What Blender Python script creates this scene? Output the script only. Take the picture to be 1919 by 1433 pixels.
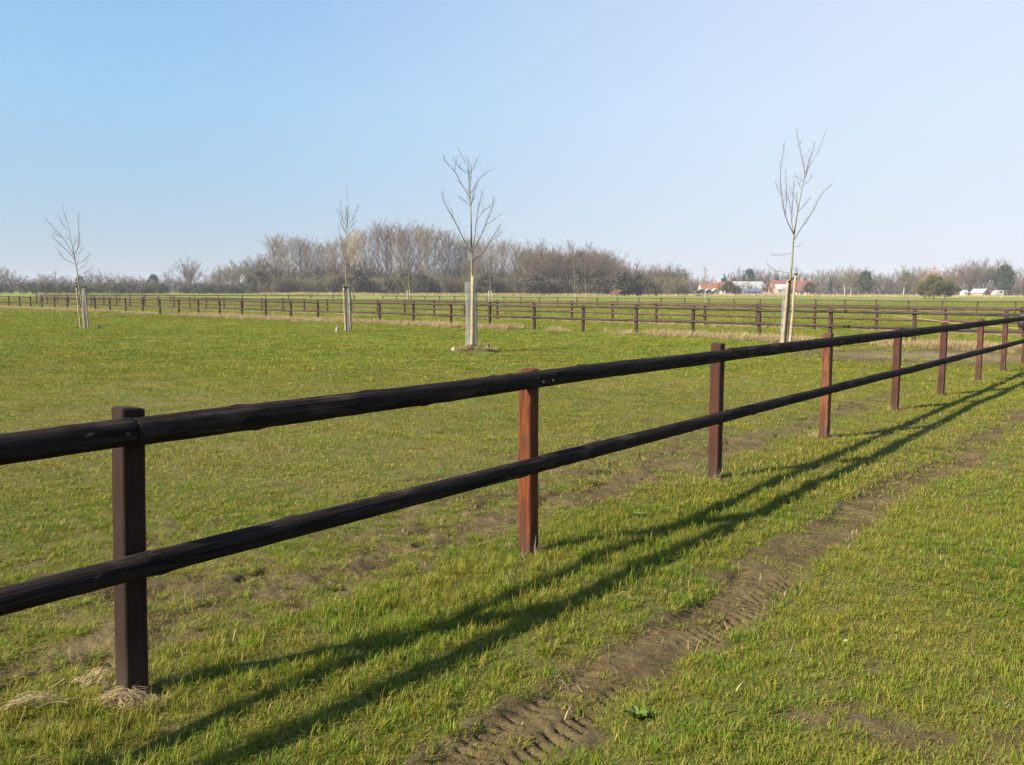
import bpy, math, random
import numpy as np
from mathutils import Vector, Matrix, Euler

R = math.radians
SC = bpy.context.scene
for _o in list(bpy.data.objects):
    bpy.data.objects.remove(_o)

# ------------------------------------------------------------------ camera
EYE = 1.66
FPX = 1627.0                      # focal length in pixels of a 1919 px wide frame
HORIZON_Y = 548.0
PITCH = math.atan((716.5 - HORIZON_Y) / FPX)
ROLL = math.atan(0.0045)
cd = bpy.data.cameras.new("camera")
cam = bpy.data.objects.new("camera", cd)
SC.collection.objects.link(cam)
cd.sensor_width = 36.0
cd.lens = 36.0 * FPX / 1919.0
cd.clip_start = 0.05
cd.clip_end = 8000
_F = Vector((0, math.cos(PITCH), -math.sin(PITCH)))
_U0 = Vector((0, math.sin(PITCH), math.cos(PITCH)))
_R0 = Vector((1, 0, 0))
_Rt = _R0 * math.cos(ROLL) + _U0 * math.sin(ROLL)
_Up = -_R0 * math.sin(ROLL) + _U0 * math.cos(ROLL)
cam.matrix_world = Matrix(((_Rt.x, _Up.x, -_F.x, 0), (_Rt.y, _Up.y, -_F.y, 0), (_Rt.z, _Up.z, -_F.z, EYE), (0, 0, 0, 1)))
SC.camera = cam

# ------------------------------------------------------------------ sky, sun, exposure
SUN_ELEV = R(30.5)
SHADOW_AZ = R(30.0)               # shadows fall towards +x, turned this far towards +y
sun_to = Vector((-math.cos(SHADOW_AZ) * math.cos(SUN_ELEV), -math.sin(SHADOW_AZ) * math.cos(SUN_ELEV), math.sin(SUN_ELEV)))
world = bpy.data.worlds.new("World")
SC.world = world
world.use_nodes = True
wn = world.node_tree.nodes
wl = world.node_tree.links
sky = wn.new("ShaderNodeTexSky")
sky.sky_type = 'NISHITA'
sky.sun_disc = False
sky.sun_elevation = SUN_ELEV
sky.sun_rotation = math.atan2(sun_to.x, sun_to.y)
sky.altitude = 0
sky.air_density = 1.0
sky.dust_density = 0.35
sky.ozone_density = 1.4
bg = wn["Background"]
bg.inputs["Strength"].default_value = 0.052
# the hazy sky pales smoothly towards the side opposite the sun
tc = wn.new("ShaderNodeTexCoord")
dp = wn.new("ShaderNodeVectorMath"); dp.operation = 'DOT_PRODUCT'
anti = Vector((math.cos(SHADOW_AZ), math.sin(SHADOW_AZ), 0.15)).normalized()
dp.inputs[1].default_value = anti
wl.new(tc.outputs["Generated"], dp.inputs[0])
mr = wn.new("ShaderNodeMapRange"); mr.interpolation_type = 'SMOOTHSTEP'
mr.inputs["From Min"].default_value = 0.1; mr.inputs["From Max"].default_value = 1.05
mr.inputs["To Min"].default_value = 0.0; mr.inputs["To Max"].default_value = 0.64
wl.new(dp.outputs["Value"], mr.inputs["Value"])
mx = wn.new("ShaderNodeMix"); mx.data_type = 'RGBA'
wl.new(mr.outputs[0], mx.inputs[0])
veil = wn.new("ShaderNodeMix"); veil.data_type = 'RGBA'      # thin even spring haze high up, the same all round the sky
veil.inputs[0].default_value = 0.75
sxyz = wn.new("ShaderNodeSeparateXYZ"); wl.new(tc.outputs["Generated"], sxyz.inputs[0])
cr = wn.new("ShaderNodeValToRGB")
for k_, (p_, c_) in enumerate(((0.0, (3.05, 3.85, 5.0)), (0.20, (2.7, 4.85, 6.9)), (0.42, (1.75, 3.6, 6.9)))):
    e_ = cr.color_ramp.elements[k_] if k_ < 2 else cr.color_ramp.elements.new(p_)
    e_.position = p_; e_.color = (c_[0] / 8, c_[1] / 8, c_[2] / 8, 1)
wl.new(sxyz.outputs["Z"], cr.inputs[0])
vm = wn.new("ShaderNodeVectorMath"); vm.operation = 'SCALE'; vm.inputs["Scale"].default_value = 8.0
wl.new(cr.outputs["Color"], vm.inputs[0])
wl.new(vm.outputs[0], veil.inputs[7])
wl.new(sky.outputs[0], veil.inputs[6])
wl.new(veil.outputs[2], mx.inputs[6])
mx.inputs[7].default_value = (6.9, 6.9, 7.5, 1)
wl.new(mx.outputs[2], bg.inputs["Color"])

sd = bpy.data.lights.new("sun", 'SUN')
sd.energy = 5.0
sd.angle = R(0.5)
sd.color = (1.0, 0.90, 0.76)
sun = bpy.data.objects.new("sun", sd)
sun.rotation_euler = sun_to.to_track_quat('Z', 'Y').to_euler()
SC.collection.objects.link(sun)

vs = SC.view_settings
vs.view_transform = 'Standard'
vs.look = 'None'
vs.gamma = 1.0
vs.use_curve_mapping = False
vs.exposure = 1.42
SC.cycles.max_bounces = 6
SC.cycles.diffuse_bounces = 3
SC.cycles.glossy_bounces = 2
SC.cycles.transmission_bounces = 3
SC.cycles.transparent_max_bounces = 8
SC.cycles.volume_bounces = 0

# ------------------------------------------------------------------ numbers and noise
def hash2(ix, iy, seed):
    h = (ix.astype(np.int64) * 374761393 + iy.astype(np.int64) * 668265263 + seed * 982451653) & 0xffffffff
    h = ((h ^ (h >> 13)) * 1274126177) & 0xffffffff
    h = (h ^ (h >> 16)) & 0xffffffff
    return h / 4294967295.0

def vnoise(x, y, seed=0):
    x = np.asarray(x, float); y = np.asarray(y, float)
    ix = np.floor(x); iy = np.floor(y)
    fx = x - ix; fy = y - iy
    fx = fx * fx * (3 - 2 * fx); fy = fy * fy * (3 - 2 * fy)
    a = hash2(ix, iy, seed); b = hash2(ix + 1, iy, seed)
    c = hash2(ix, iy + 1, seed); d = hash2(ix + 1, iy + 1, seed)
    return (a * (1 - fx) + b * fx) * (1 - fy) + (c * (1 - fx) + d * fx) * fy

def fbm(x, y, seed=0, octv=4):
    v = 0; a = 0.5; t = 0
    for k in range(octv):
        v = v + a * vnoise(x * 2 ** k + 17.3 * k, y * 2 ** k - 9.1 * k, seed + k)
        t += a; a *= 0.5
    return v / t

def sstep(a, b, x):
    t = np.clip((np.asarray(x, float) - a) / (b - a), 0, 1)
    return t * t * (3 - 2 * t)

# the near fence runs along unit vector DA from its first post in view, P1; NA points to the track side
ALPHA = R(38.47)
DA = np.array([math.sin(ALPHA), math.cos(ALPHA)])
NA = np.array([math.cos(ALPHA), -math.sin(ALPHA)])
P1 = np.array([-1.557, 3.42])

def to_sn(x, y):
    dx = np.asarray(x, float) - P1[0]; dy = np.asarray(y, float) - P1[1]
    return dx * DA[0] + dy * DA[1], dx * NA[0] + dy * NA[1]

def to_xy(s, n):
    return P1[0] + s * DA[0] + n * NA[0], P1[1] + s * DA[1] + n * NA[1]

# far fences: lines given by two ends
FB0, FB1 = np.array([25.22, 17.63]), np.array([-74.0, 105.72])        # runs right to left, away
FC0, FC1 = np.array([35.77, 22.33]), np.array([-54.88, 100.58])
FD0, FD1 = np.array([49.98, 69.49]), np.array([-20.6, 128.7])
FE0, FE1 = np.array([-62.1, 113.88]), np.array([-20.6, 128.57])

def line_dist(x, y, A, B):
    d = (B - A) / np.linalg.norm(B - A)
    px = np.asarray(x, float) - A[0]; py = np.asarray(y, float) - A[1]
    t = px * d[0] + py * d[1]
    return t, px * -d[1] + py * d[0]       # along, signed offset

TREES_XY = [(-18.7, 38.0), (-6.75, 35.6), (-1.1, 23.9), (8.97, 28.4)]

def height(x, y):
    x = np.asarray(x, float); y = np.asarray(y, float)
    r = np.hypot(x, y)
    z = 1.05 * sstep(115, 330, y)
    z = z + (fbm(x / 5.0, y / 5.0, 3, 3) - .5) * 0.06 * sstep(6, 20, r)
    s, n = to_sn(x, y)
    z = z + (fbm(x / 1.3, y / 1.3, 5, 3) - .5) * 0.035
    z = z - 0.035 * np.exp(-((n - 1.4) / .38) ** 2) * sstep(24, 12, s)
    m = np.hypot(x - TREES_XY[2][0], y - TREES_XY[2][1] + .25)
    z = z + .13 * np.exp(-(m / .45) ** 2) * (0.7 + .6 * vnoise(x * 5, y * 5, 8))
    return z

def hz(x, y):
    return float(height(np.array([x]), np.array([y]))[0])

def soil_at(x, y):
    """bare earth 0..1"""
    x = np.asarray(x, float); y = np.asarray(y, float)
    s, n = to_sn(x, y)
    N1 = fbm(x * 1.7, y * 1.7, 21, 4)
    N2 = fbm(s * .55, n * 2.2, 22, 4)
    N3 = fbm(x * 4.5, y * 4.5, 23, 3)
    N4 = fbm(s * .35, n * .9, 24, 3)
    wob = (fbm(s * .5, n * 0, 25, 2) - .5) * .3
    tr = np.exp(-((n - 1.42 - wob) / .25) ** 2)
    N5 = fbm(x * 11, y * 11, 26, 2)
    trk = sstep(.36, .74, tr * (.58 + .75 * N4) + (N3 - .5) * .75 + (N5 - .5) * .45)
    trk = trk * (1 - .75 * sstep(6, 12, s) * sstep(.62, .40, N4)) * sstep(34, 24, s)
    t2 = np.exp(-((n - 2.35) / .5) ** 2)
    side = sstep(.70, .86, t2 * .30 + N2 * .6 + (N3 - .5) * .75) * .7
    tm = np.exp(-((n + .62) / .34) ** 2) * sstep(20, 9, s)
    tramp = .85 * sstep(.52, .95, tm * .80 + N2 * .55 + (N3 - .5) * 1.0 + (N5 - .5) * .7)
    wide = np.exp(-((n + 1.1) / 1.3) ** 2) * sstep(16, 5, s)
    tramp = np.maximum(tramp,   .8 * sstep(.50, .88, wide * .52 + N1 * .45 + (N3 - .5) * .8 + (N5 - .5) * .5))
    # worn earth in the field corner near the gate
    tB, oB = line_dist(x, y, FB0, FB1)
    g = np.exp(-(((x - 11.8) / 5.4) ** 2 + ((y - 23.4) / 3.5) ** 2))
    gate = sstep(.30, .62, g + (N1 - .5) * .5) * (n < .2) * .9
    m = np.hypot(x - TREES_XY[2][0], y - TREES_XY[2][1] + .25)
    mound = sstep(.75, .45, m + (N3 - .5) * .5) * .6
    sp = sstep(.58, .78, N1 * .45 + N3 * .35 + N5 * .2) * .75 * sstep(30, 10, np.hypot(x, y))
    foot = np.zeros_like(x)
    for ps in (-2.78, 0.0, 2.62, 5.44, 8.32, 11.46, 13.98):
        foot = np.maximum(foot, .8 * sstep(.17, .08, np.hypot(s - ps, n) + (N5 - .5) * .14))
    return np.clip(np.maximum.reduce([trk, side, tramp, gate, mound, sp, foot]), 0, 1)

def dry_at(x, y):
    """dead straw-coloured growth 0..1: margins of the far fences and yellowed paddock patches"""
    x = np.asarray(x, float); y = np.asarray(y, float)
    tB, oB = line_dist(x, y, FB0, FB1)
    tC, oC = line_dist(x, y, FC0, FC1)
    N = fbm(x * .5, y * .5, 31, 3)
    b = np.exp(-((np.abs(oB) - .1) / (.75 + .5 * N)) ** 2)
    c = np.exp(-((np.abs(oC) - .1) / (.6 + .5 * N)) ** 2)
    d = np.maximum(b, c * .8) * sstep(.15, .42, N)
    strip = ((oB < 0) == (oC < 0))
    d = np.maximum(d, np.where(strip, 0.0, .38 * sstep(.3, .6, fbm(x * .3, y * .3, 36, 3))))
    s, n = to_sn(x, y)
    yel = sstep(.5, .72, fbm(x / 2.6, y / 2.6, 33, 4)) * .45
    pad = .28 * sstep(.2, -1.5, n) * sstep(26, 8, np.hypot(x, y))
    g = np.exp(-(((x - 11.8) / 5.4) ** 2 + ((y - 23.4) / 3.5) ** 2))
    return np.clip(np.maximum.reduce([d, yel + pad, g * .9]), 0, 1)

# ------------------------------------------------------------------ mesh helpers
class MB:
    def __init__(self):
        self.v = []; self.f = []; self.n = 0; self.val = []
    def add(self, verts, faces, val=None):
        verts = np.asarray(verts, float).reshape(-1, 3)
        self.v.append(verts)
        b = self.n
        for q in faces:
            self.f.append(tuple(i + b for i in q))
        self.val.append(np.full(len(verts), 0.0 if val is None else val) if np.isscalar(val) or val is None else np.asarray(val, float))
        self.n += len(verts)
    def box(self, c, size, rz=0.0, val=None):
        hx, hy, hz_ = size[0] / 2, size[1] / 2, size[2] / 2
        p = np.array([(-hx, -hy, -hz_), (hx, -hy, -hz_), (hx, hy, -hz_), (-hx, hy, -hz_), (-hx, -hy, hz_), (hx, -hy, hz_), (hx, hy, hz_), (-hx, hy, hz_)])
        cz, sz = math.cos(rz), math.sin(rz)
        p = np.c_[p[:, 0] * cz - p[:, 1] * sz, p[:, 0] * sz + p[:, 1] * cz, p[:, 2]] + np.asarray(c, float)
        self.add(p, [(0, 3, 2, 1), (4, 5, 6, 7), (0, 1, 5, 4), (1, 2, 6, 5), (2, 3, 7, 6), (3, 0, 4, 7)], val)
    def tube(self, pts, rad, sides=6, cap=True, val=None):
        pts = np.asarray(pts, float); rad = np.asarray(rad, float)
        m = len(pts)
        t = np.gradient(pts, axis=0)
        t /= np.linalg.norm(t, axis=1)[:, None] + 1e-12
        ref = np.array([0.0, 0, 1.0]) if abs(t[0][2]) < .9 else np.array([1.0, 0, 0])
        u = np.cross(t[0], ref); u /= np.linalg.norm(u)
        rings = []
        for k in range(m):
            u = u - t[k] * np.dot(u, t[k]); u /= np.linalg.norm(u) + 1e-12
            w = np.cross(t[k], u)
            a = np.arange(sides) * 2 * math.pi / sides
            rings.append(pts[k] + rad[k] * (np.cos(a)[:, None] * u + np.sin(a)[:, None] * w))
        V = np.concatenate(rings)
        F = []
        for k in range(m - 1):
            for j in range(sides):
                j2 = (j + 1) % sides
                F.append((k * sides + j, k * sides + j2, (k + 1) * sides + j2, (k + 1) * sides + j))
        if cap:
            F.append(tuple(range(sides - 1, -1, -1)))
            F.append(tuple((m - 1) * sides + j for j in range(sides)))
        self.add(V, F, val)
    def tris(self, V, val=None):
        V = np.asarray(V, float).reshape(-1, 3)
        n = len(V) // 3
        self.add(V, [(3 * i, 3 * i + 1, 3 * i + 2) for i in range(n)], val)
    def mesh(self, name, mat=None, smooth=False, attr=None):
        me = bpy.data.meshes.new(name)
        V = np.concatenate(self.v) if self.v else np.zeros((0, 3))
        lens = np.fromiter((len(q) for q in self.f), np.int32, len(self.f))
        loops = np.fromiter((i for q in self.f for i in q), np.int32, int(lens.sum()))
        fill_mesh(me, V, lens, loops, smooth)
        if attr:
            a = me.attributes.new(attr, 'FLOAT', 'POINT')
            a.data.foreach_set("value", np.concatenate(self.val).astype(np.float32))
        if mat:
            me.materials.append(mat)
        return me

def fill_mesh(me, V, lens, loops, smooth=False):
    me.vertices.add(len(V))
    me.vertices.foreach_set("co", V.astype(np.float32).ravel())
    me.loops.add(len(loops))
    me.loops.foreach_set("vertex_index", loops)
    me.polygons.add(len(lens))
    st = np.concatenate([[0], np.cumsum(lens)[:-1]]).astype(np.int32) if len(lens) else np.zeros(0, np.int32)
    me.polygons.foreach_set("loop_start", st)
    me.polygons.foreach_set("use_smooth", np.full(len(lens), smooth))
    me.update(calc_edges=True)
    me.validate()

def link(name, me, parent=None, loc=(0, 0, 0), rot=(0, 0, 0), scale=(1, 1, 1)):
    o = bpy.data.objects.new(name, me)
    SC.collection.objects.link(o)
    o.location = loc; o.rotation_euler = rot; o.scale = scale
    if parent:
        o.parent = parent
    return o

def tag(o, label=None, cat=None, group=None, kind=None):
    if label: o["label"] = label
    if cat: o["category"] = cat
    if group: o["group"] = group
    if kind: o["kind"] = kind
    return o

def thing(name, label, cat, loc=(0, 0, 0), rz=0.0, group=None):
    return tag(link(name, None, None, loc, (0, 0, rz)), label, cat, group)

# ------------------------------------------------------------------ material helpers
class NT:
    def __init__(self, name):
        self.m = bpy.data.materials.new(name)
        self.m.use_nodes = True
        self.t = self.m.node_tree
        self.b = self.t.nodes["Principled BSDF"]
        self.out = self.t.nodes["Material Output"]
        self.b.inputs["Specular IOR Level"].default_value = 0.3
        self.b.inputs["Roughness"].default_value = 0.85
    def n(self, typ, **kw):
        nd = self.t.nodes.new(typ)
        for k, v in kw.items():
            setattr(nd, k, v)
        return nd
    def l(self, a, b):
        self.t.links.new(a, b)
    def val(self, sock, v):
        if hasattr(v, "is_output") or isinstance(v, bpy.types.NodeSocket):
            self.l(v, sock)
        else:
            sock.default_value = v
    def noise(self, vec, scale, detail=4, rough=.55):
        nd = self.n("ShaderNodeTexNoise")
        self.l(vec, nd.inputs["Vector"])
        nd.inputs["Scale"].default_value = scale
        nd.inputs["Detail"].default_value = detail
        nd.inputs["Roughness"].default_value = rough
        return nd.outputs["Fac"]
    def ramp(self, fac, lo, hi, a=0.0, b=1.0):
        nd = self.n("ShaderNodeMapRange", interpolation_type='SMOOTHSTEP')
        self.val(nd.inputs["Value"], fac)
        nd.inputs["From Min"].default_value = lo; nd.inputs["From Max"].default_value = hi
        nd.inputs["To Min"].default_value = a; nd.inputs["To Max"].default_value = b
        return nd.outputs["Result"]
    def mix(self, fac, a, b, mode='MIX'):
        nd = self.n("ShaderNodeMix", data_type='RGBA', blend_type=mode)
        self.val(nd.inputs["Factor"], fac)
        for s, v in ((nd.inputs["A"], a), (nd.inputs["B"], b)):
            pass
        A = [i for i in nd.inputs if i.name == "A" and i.type == 'RGBA'][0]
        B = [i for i in nd.inputs if i.name == "B" and i.type == 'RGBA'][0]
        for s, v in ((A, a), (B, b)):
            if isinstance(v, bpy.types.NodeSocket): self.l(v, s)
            else: s.default_value = (*v, 1)
        return [o for o in nd.outputs if o.type == 'RGBA'][0]
    def math(self, op, a, b=0.0):
        nd = self.n("ShaderNodeMath", operation=op)
        self.val(nd.inputs[0], a); self.val(nd.inputs[1], b)
        return nd.outputs[0]
    def attr(self, name):
        nd = self.n("ShaderNodeAttribute", attribute_name=name)
        return nd
    def pos(self):
        return self.n("ShaderNodeNewGeometry").outputs["Position"]
    def obj(self):
        return self.n("ShaderNodeTexCoord").outputs["Object"]
    def mapping(self, vec, scale):
        nd = self.n("ShaderNodeMapping")
        self.l(vec, nd.inputs["Vector"])
        nd.inputs["Scale"].default_value = scale
        return nd.outputs["Vector"]
    def bump(self, h, strength, dist):
        nd = self.n("ShaderNodeBump")
        self.l(h, nd.inputs["Height"])
        nd.inputs["Strength"].default_value = strength
        nd.inputs["Distance"].default_value = dist
        self.l(nd.outputs["Normal"], self.b.inputs["Normal"])
    def color(self, c):
        s = self.b.inputs["Base Color"]
        if isinstance(c, bpy.types.NodeSocket): self.l(c, s)
        else: s.default_value = (*c, 1)
        return self.m
    def rough(self, r):
        self.val(self.b.inputs["Roughness"], r)

def simple_mat(name, a, b=None, scale=6.0, rough=.85, spec=.3):
    t = NT(name)
    t.rough(rough)
    t.b.inputs["Specular IOR Level"].default_value = spec
    if b is None:
        b = tuple(c * .7 for c in a)
    f = t.ramp(t.noise(t.obj(), scale, 5), .35, .68)
    t.color(t.mix(f, a, b))
    return t.m

# turf colours, shared by the earth sheet and the blades
G_GREEN = (0.130, 0.195, 0.012)
G_DEEP = (0.090, 0.155, 0.010)
G_YEL = (0.245, 0.225, 0.030)
G_STRAW = (0.34, 0.265, 0.135)
SOIL_A = (0.078, 0.056, 0.024)
SOIL_B = (0.150, 0.112, 0.050)

def turf_color(t, drysock=None):
    p = t.pos()
    big = t.ramp(t.noise(p, .11, 3), .38, .62)
    mid = t.ramp(t.noise(p, .75, 4), .35, .68)
    c = t.mix(big, G_GREEN, G_DEEP)
    c = t.mix(t.math('MULTIPLY', mid, .62), c, G_YEL)
    return c

def make_ground_mat():
    t = NT("turf and earth")
    p = t.pos()
    soil = t.attr("soil").outputs["Fac"]
    dry = t.attr("dry").outputs["Fac"]
    c = turf_color(t)
    fine = t.noise(p, 26, 5, .7)
    finer = t.noise(p, 130, 3, .7)
    c = t.mix(t.math('MULTIPLY', t.ramp(fine, .38, .70), .65), c, (0.098, 0.082, 0.020))
    c = t.mix(t.math('MULTIPLY', t.ramp(t.noise(p, 3.3, 5, .7), .5, .75), .5), c, G_YEL)
    c = t.mix(t.math('MULTIPLY', dry, .75), c, G_STRAW)
    th = t.attr("thatch").outputs["Fac"]
    brown = t.mix(t.ramp(t.noise(p, 55, 4, .75), .38, .66), (0.050, 0.046, 0.013), (0.135, 0.108, 0.036))
    c = t.mix(t.math('MULTIPLY', th, .72), c, brown)
    e = t.mix(t.ramp(t.noise(p, 2.1, 6, .7), .35, .7), SOIL_A, SOIL_B)
    e = t.mix(t.math('MULTIPLY', t.ramp(dry, .55, .9), .75), e, (0.25, 0.180, 0.110))
    e = t.mix(t.math('MULTIPLY', t.ramp(fine, .4, .75), .5), e, (0.045, 0.032, 0.014))
    sm = t.ramp(t.math('ADD', soil, t.math('MULTIPLY', t.math('SUBTRACT', fine, .5), .7)), .22, .62)
    t.color(t.mix(sm, c, e))
    t.rough(.95)
    t.b.inputs["Specular IOR Level"].default_value = .12
    h = t.math('ADD', t.math('MULTIPLY', fine, 1.0), t.math('MULTIPLY', finer, .35))
    t.bump(h, .9, .03)
    return t.m

def make_blade_mat(name, mode):
    t = NT(name)
    tint = t.attr("tint").outputs["Fac"]
    rnd = t.n("ShaderNodeObjectInfo").outputs["Random"]
    if mode == 'straw':
        c = t.mix(tint, (0.46, 0.345, 0.165), (0.27, 0.185, 0.080))
        c = t.mix(t.math('MULTIPLY', rnd, .4), c, (0.50, 0.42, 0.27))
    else:
        c = turf_color(t)
        c = t.mix(t.math('MULTIPLY', t.ramp(tint, .35, .95), .6), c, (0.070, 0.150, 0.010))
        c = t.mix(t.ramp(tint, .80, .88), c, t.mix(rnd, (0.32, 0.26, 0.075), (0.23, 0.155, 0.050)))
        c = t.mix(t.math('MULTIPLY', t.ramp(rnd, .40, 1.0), .75), c, (0.245, 0.195, 0.032))
    t.rough(.6)
    t.b.inputs["Specular IOR Level"].default_value = .12
    t.color(c)
    tr = t.n("ShaderNodeBsdfTranslucent")
    t.l(c, tr.inputs["Color"])
    mx = t.n("ShaderNodeMixShader")
    mx.inputs[0].default_value = .35
    t.l(t.b.outputs[0], mx.inputs[1]); t.l(tr.outputs[0], mx.inputs[2])
    t.l(mx.outputs[0], t.out.inputs["Surface"])
    return t.m

def make_post_mat():
    t = NT("stained softwood post")
    o = t.obj()
    info = t.n("ShaderNodeObjectInfo")
    g = t.noise(t.mapping(o, (1, 1, .06)), 60, 5, .65)
    blot = t.noise(t.mapping(o, (1, 1, .45)), 7, 4)
    c = t.mix(t.ramp(g, .35, .7), info.outputs["Color"], (0.028, 0.011, 0.007))
    c = t.mix(t.math('MULTIPLY', t.ramp(blot, .42, .68), .6), c, (0.024, 0.014, 0.010))
    z = t.n("ShaderNodeSeparateXYZ")
    t.l(o, z.inputs[0])
    foot = t.ramp(t.math('ADD', z.outputs["Z"], t.math('MULTIPLY', t.math('SUBTRACT', blot, .5), .35)), .02, .28, 1, 0)
    c = t.mix(t.math('MULTIPLY', foot, .65), c, (0.036, 0.025, 0.018))
    t.color(c)
    t.rough(.75)
    t.b.inputs["Specular IOR Level"].default_value = .15
    t.bump(t.math('ADD', g, t.math('MULTIPLY', blot, .4)), .5, .006)
    return t.m

def make_rail_mat():
    t = NT("dark creosoted round timber")
    o = t.obj()
    info = t.n("ShaderNodeObjectInfo")
    g = t.noise(t.mapping(o, (.05, 1, 1)), 45, 6, .7)
    w = t.n("ShaderNodeTexWave", wave_type='RINGS', rings_direction='X')
    t.l(t.mapping(o, (.10, 1, 1)), w.inputs["Vector"])
    w.inputs["Scale"].default_value = 6
    w.inputs["Distortion"].default_value = 7
    w.inputs["Detail"].default_value = 3
    blot = t.noise(t.mapping(o, (.35, 1, 1)), 9, 5)
    c = t.mix(t.ramp(g, .38, .68), info.outputs["Color"], (0.006, 0.005, 0.005))
    streak = t.noise(t.mapping(o, (.025, 1, 1)), 95, 4, .6)
    c = t.mix(t.math('MULTIPLY', t.ramp(streak, .52, .70), .55), c, (0.062, 0.047, 0.038))
    c = t.mix(t.math('MULTIPLY', t.ramp(blot, .54, .74), .6), c, (0.075, 0.056, 0.046))
    check = t.ramp(t.noise(t.mapping(o, (.012, 1, 1)), 34, 2, .4), .485, .50)
    check2 = t.ramp(t.noise(t.mapping(o, (.012, 1, 1)), 34, 2, .4), .50, .515, 1, 0)
    crack = t.math('MULTIPLY', check, check2)
    c = t.mix(t.math('MULTIPLY', crack, .9), c, (0.002, 0.0015, 0.001))
    c = t.mix(t.ramp(t.noise(t.mapping(o, (.4, 1, 1)), 26, 3), .70, .76), c, (0.085, 0.068, 0.056))
    t.color(c)
    t.rough(t.ramp(blot, .3, .7, .80, .96))
    t.b.inputs["Specular IOR Level"].default_value = .08
    h = t.math('ADD', t.math('MULTIPLY', g, .8), t.math('MULTIPLY', w.outputs["Fac"], .5))
    h = t.math('SUBTRACT', t.math('ADD', h, streak), t.math('MULTIPLY', crack, 1.2))
    t.bump(h, 1.0, .010)
    return t.m

M_GROUND = make_ground_mat()
M_GRASS = make_blade_mat("grass blades", 'grass')
M_STRAW = make_blade_mat("dead straw", 'straw')
M_POST = make_post_mat()
M_RAIL = make_rail_mat()
M_BARK_YOUNG = simple_mat("young bark with green algae", (0.20, 0.19, 0.095), (0.135, 0.115, 0.082), 5)
M_TWIG_YOUNG = simple_mat("young twigs", (0.105, 0.082, 0.066), (0.075, 0.058, 0.048), 8)
M_STAKE = simple_mat("bleached peeled stake", (0.30, 0.25, 0.165), (0.20, 0.155, 0.10), 5)
M_WIRE = simple_mat("galvanised wire netting", (0.25, 0.25, 0.23), (0.17, 0.165, 0.15), 5, .6)
M_RUBBER = simple_mat("black rubber", (0.022, 0.020, 0.020), (0.035, 0.03, 0.028), 9, .6)
M_STONE = simple_mat("pale field stone", (0.40, 0.33, 0.26), (0.27, 0.22, 0.17), 14)
M_LEAF = simple_mat("weed leaf", (0.075, 0.120, 0.020), (0.10, 0.13, 0.03), 12, .75, .08)
M_ROPE = simple_mat("faded orange rope", (0.55, 0.30, 0.15), (0.45, 0.27, 0.16), 9)

# ------------------------------------------------------------------ ground: one sheet, fine where the track lies
def grown(edge, step, sign, far=2600.0, ratio=1.06):
    out = []; p = edge
    while abs(p - edge) < far:
        step *= ratio
        p += sign * step
        out.append(p)
    return out

def frange(a, b, st):
    return list(np.linspace(a, b, max(2, int(round((b - a) / st)) + 1)))

s_f = frange(-1.6, 9.0, .0135)
n_f = frange(-2.4, -1.15, .04)[:-1] + frange(-1.15, -.1, .022)[:-1] + frange(-.1, .95, .04)[:-1] + frange(.95, 1.9, .0135)[:-1] + frange(1.9, 3.6, .035)
sL = np.array(sorted(grown(s_f[0], .02, -1)) + s_f + grown(s_f[-1], .02, 1))
nL = np.array(sorted(grown(n_f[0], .04, -1)) + n_f + grown(n_f[-1], .04, 1))
SS, NN = np.meshgrid(sL, nL, indexing='ij')
GX, GY = to_xy(SS, NN)
soil_g = soil_at(GX, GY)
dry_g = dry_at(GX, GY)
GZ = height(GX, GY)
near = sstep(16, 9, SS) * sstep(-6, -2, SS) * sstep(-5, -2.5, NN) * sstep(6, 4, NN)
# clods and hoof pits in the trampled strip, crumbs on the track
clod = fbm(GX * 6.5, GY * 6.5, 41, 4)
pit = fbm(SS * 3.2, NN * 6.5, 42, 3)
GZ += near * soil_g * ((clod - .5) * .075 + (fbm(GX * 24, GY * 24, 43, 2) - .5) * .026) * np.where(NN < .3, 1.0, .55)
GZ -= near * soil_g * .05 * sstep(.55, .75, pit) * (NN < .3)
GZ += near * (fbm(GX * 3.0, GY * 3.0, 44, 3) - .5) * .03
# pressed tyre lugs along the wheel track
tw = 1.42 + (fbm(SS * .5, NN * 0, 25, 2) - .5) * .22
lat = NN - tw
pitch = .062
skew = np.where(lat > 0, SS + lat * .55, SS - lat * .45 + pitch * .5)
ph = (skew + (vnoise(SS * 5, NN * 9, 47) - .5) * .035) / pitch
bar = sstep(.33, .40, np.abs((ph % 1.0) - .5))
inl = sstep(.175, .15, np.abs(lat)) * sstep(.008, .022, np.abs(lat))
patchy = sstep(.30, .45, fbm(SS * 1.1, NN * 1.5, 46, 3)) * sstep(11, 8, SS)
lug = bar * inl * patchy
GZ -= near * (lug * .022) * sstep(.05, .4, soil_g + .25)
GZ -= near * .012 * sstep(.20, .16, np.abs(lat)) * patchy
GZ += near * .022 * np.exp(-((np.abs(lat) - .215) / .03) ** 2) * patchy * vnoise(SS * 6, NN * 8, 48)
soil_g = np.clip(np.maximum(soil_g, near * .8 * patchy * sstep(.22, .15, np.abs(lat)) * sstep(.3, .6, soil_g + .35)), 0, 1)

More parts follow.
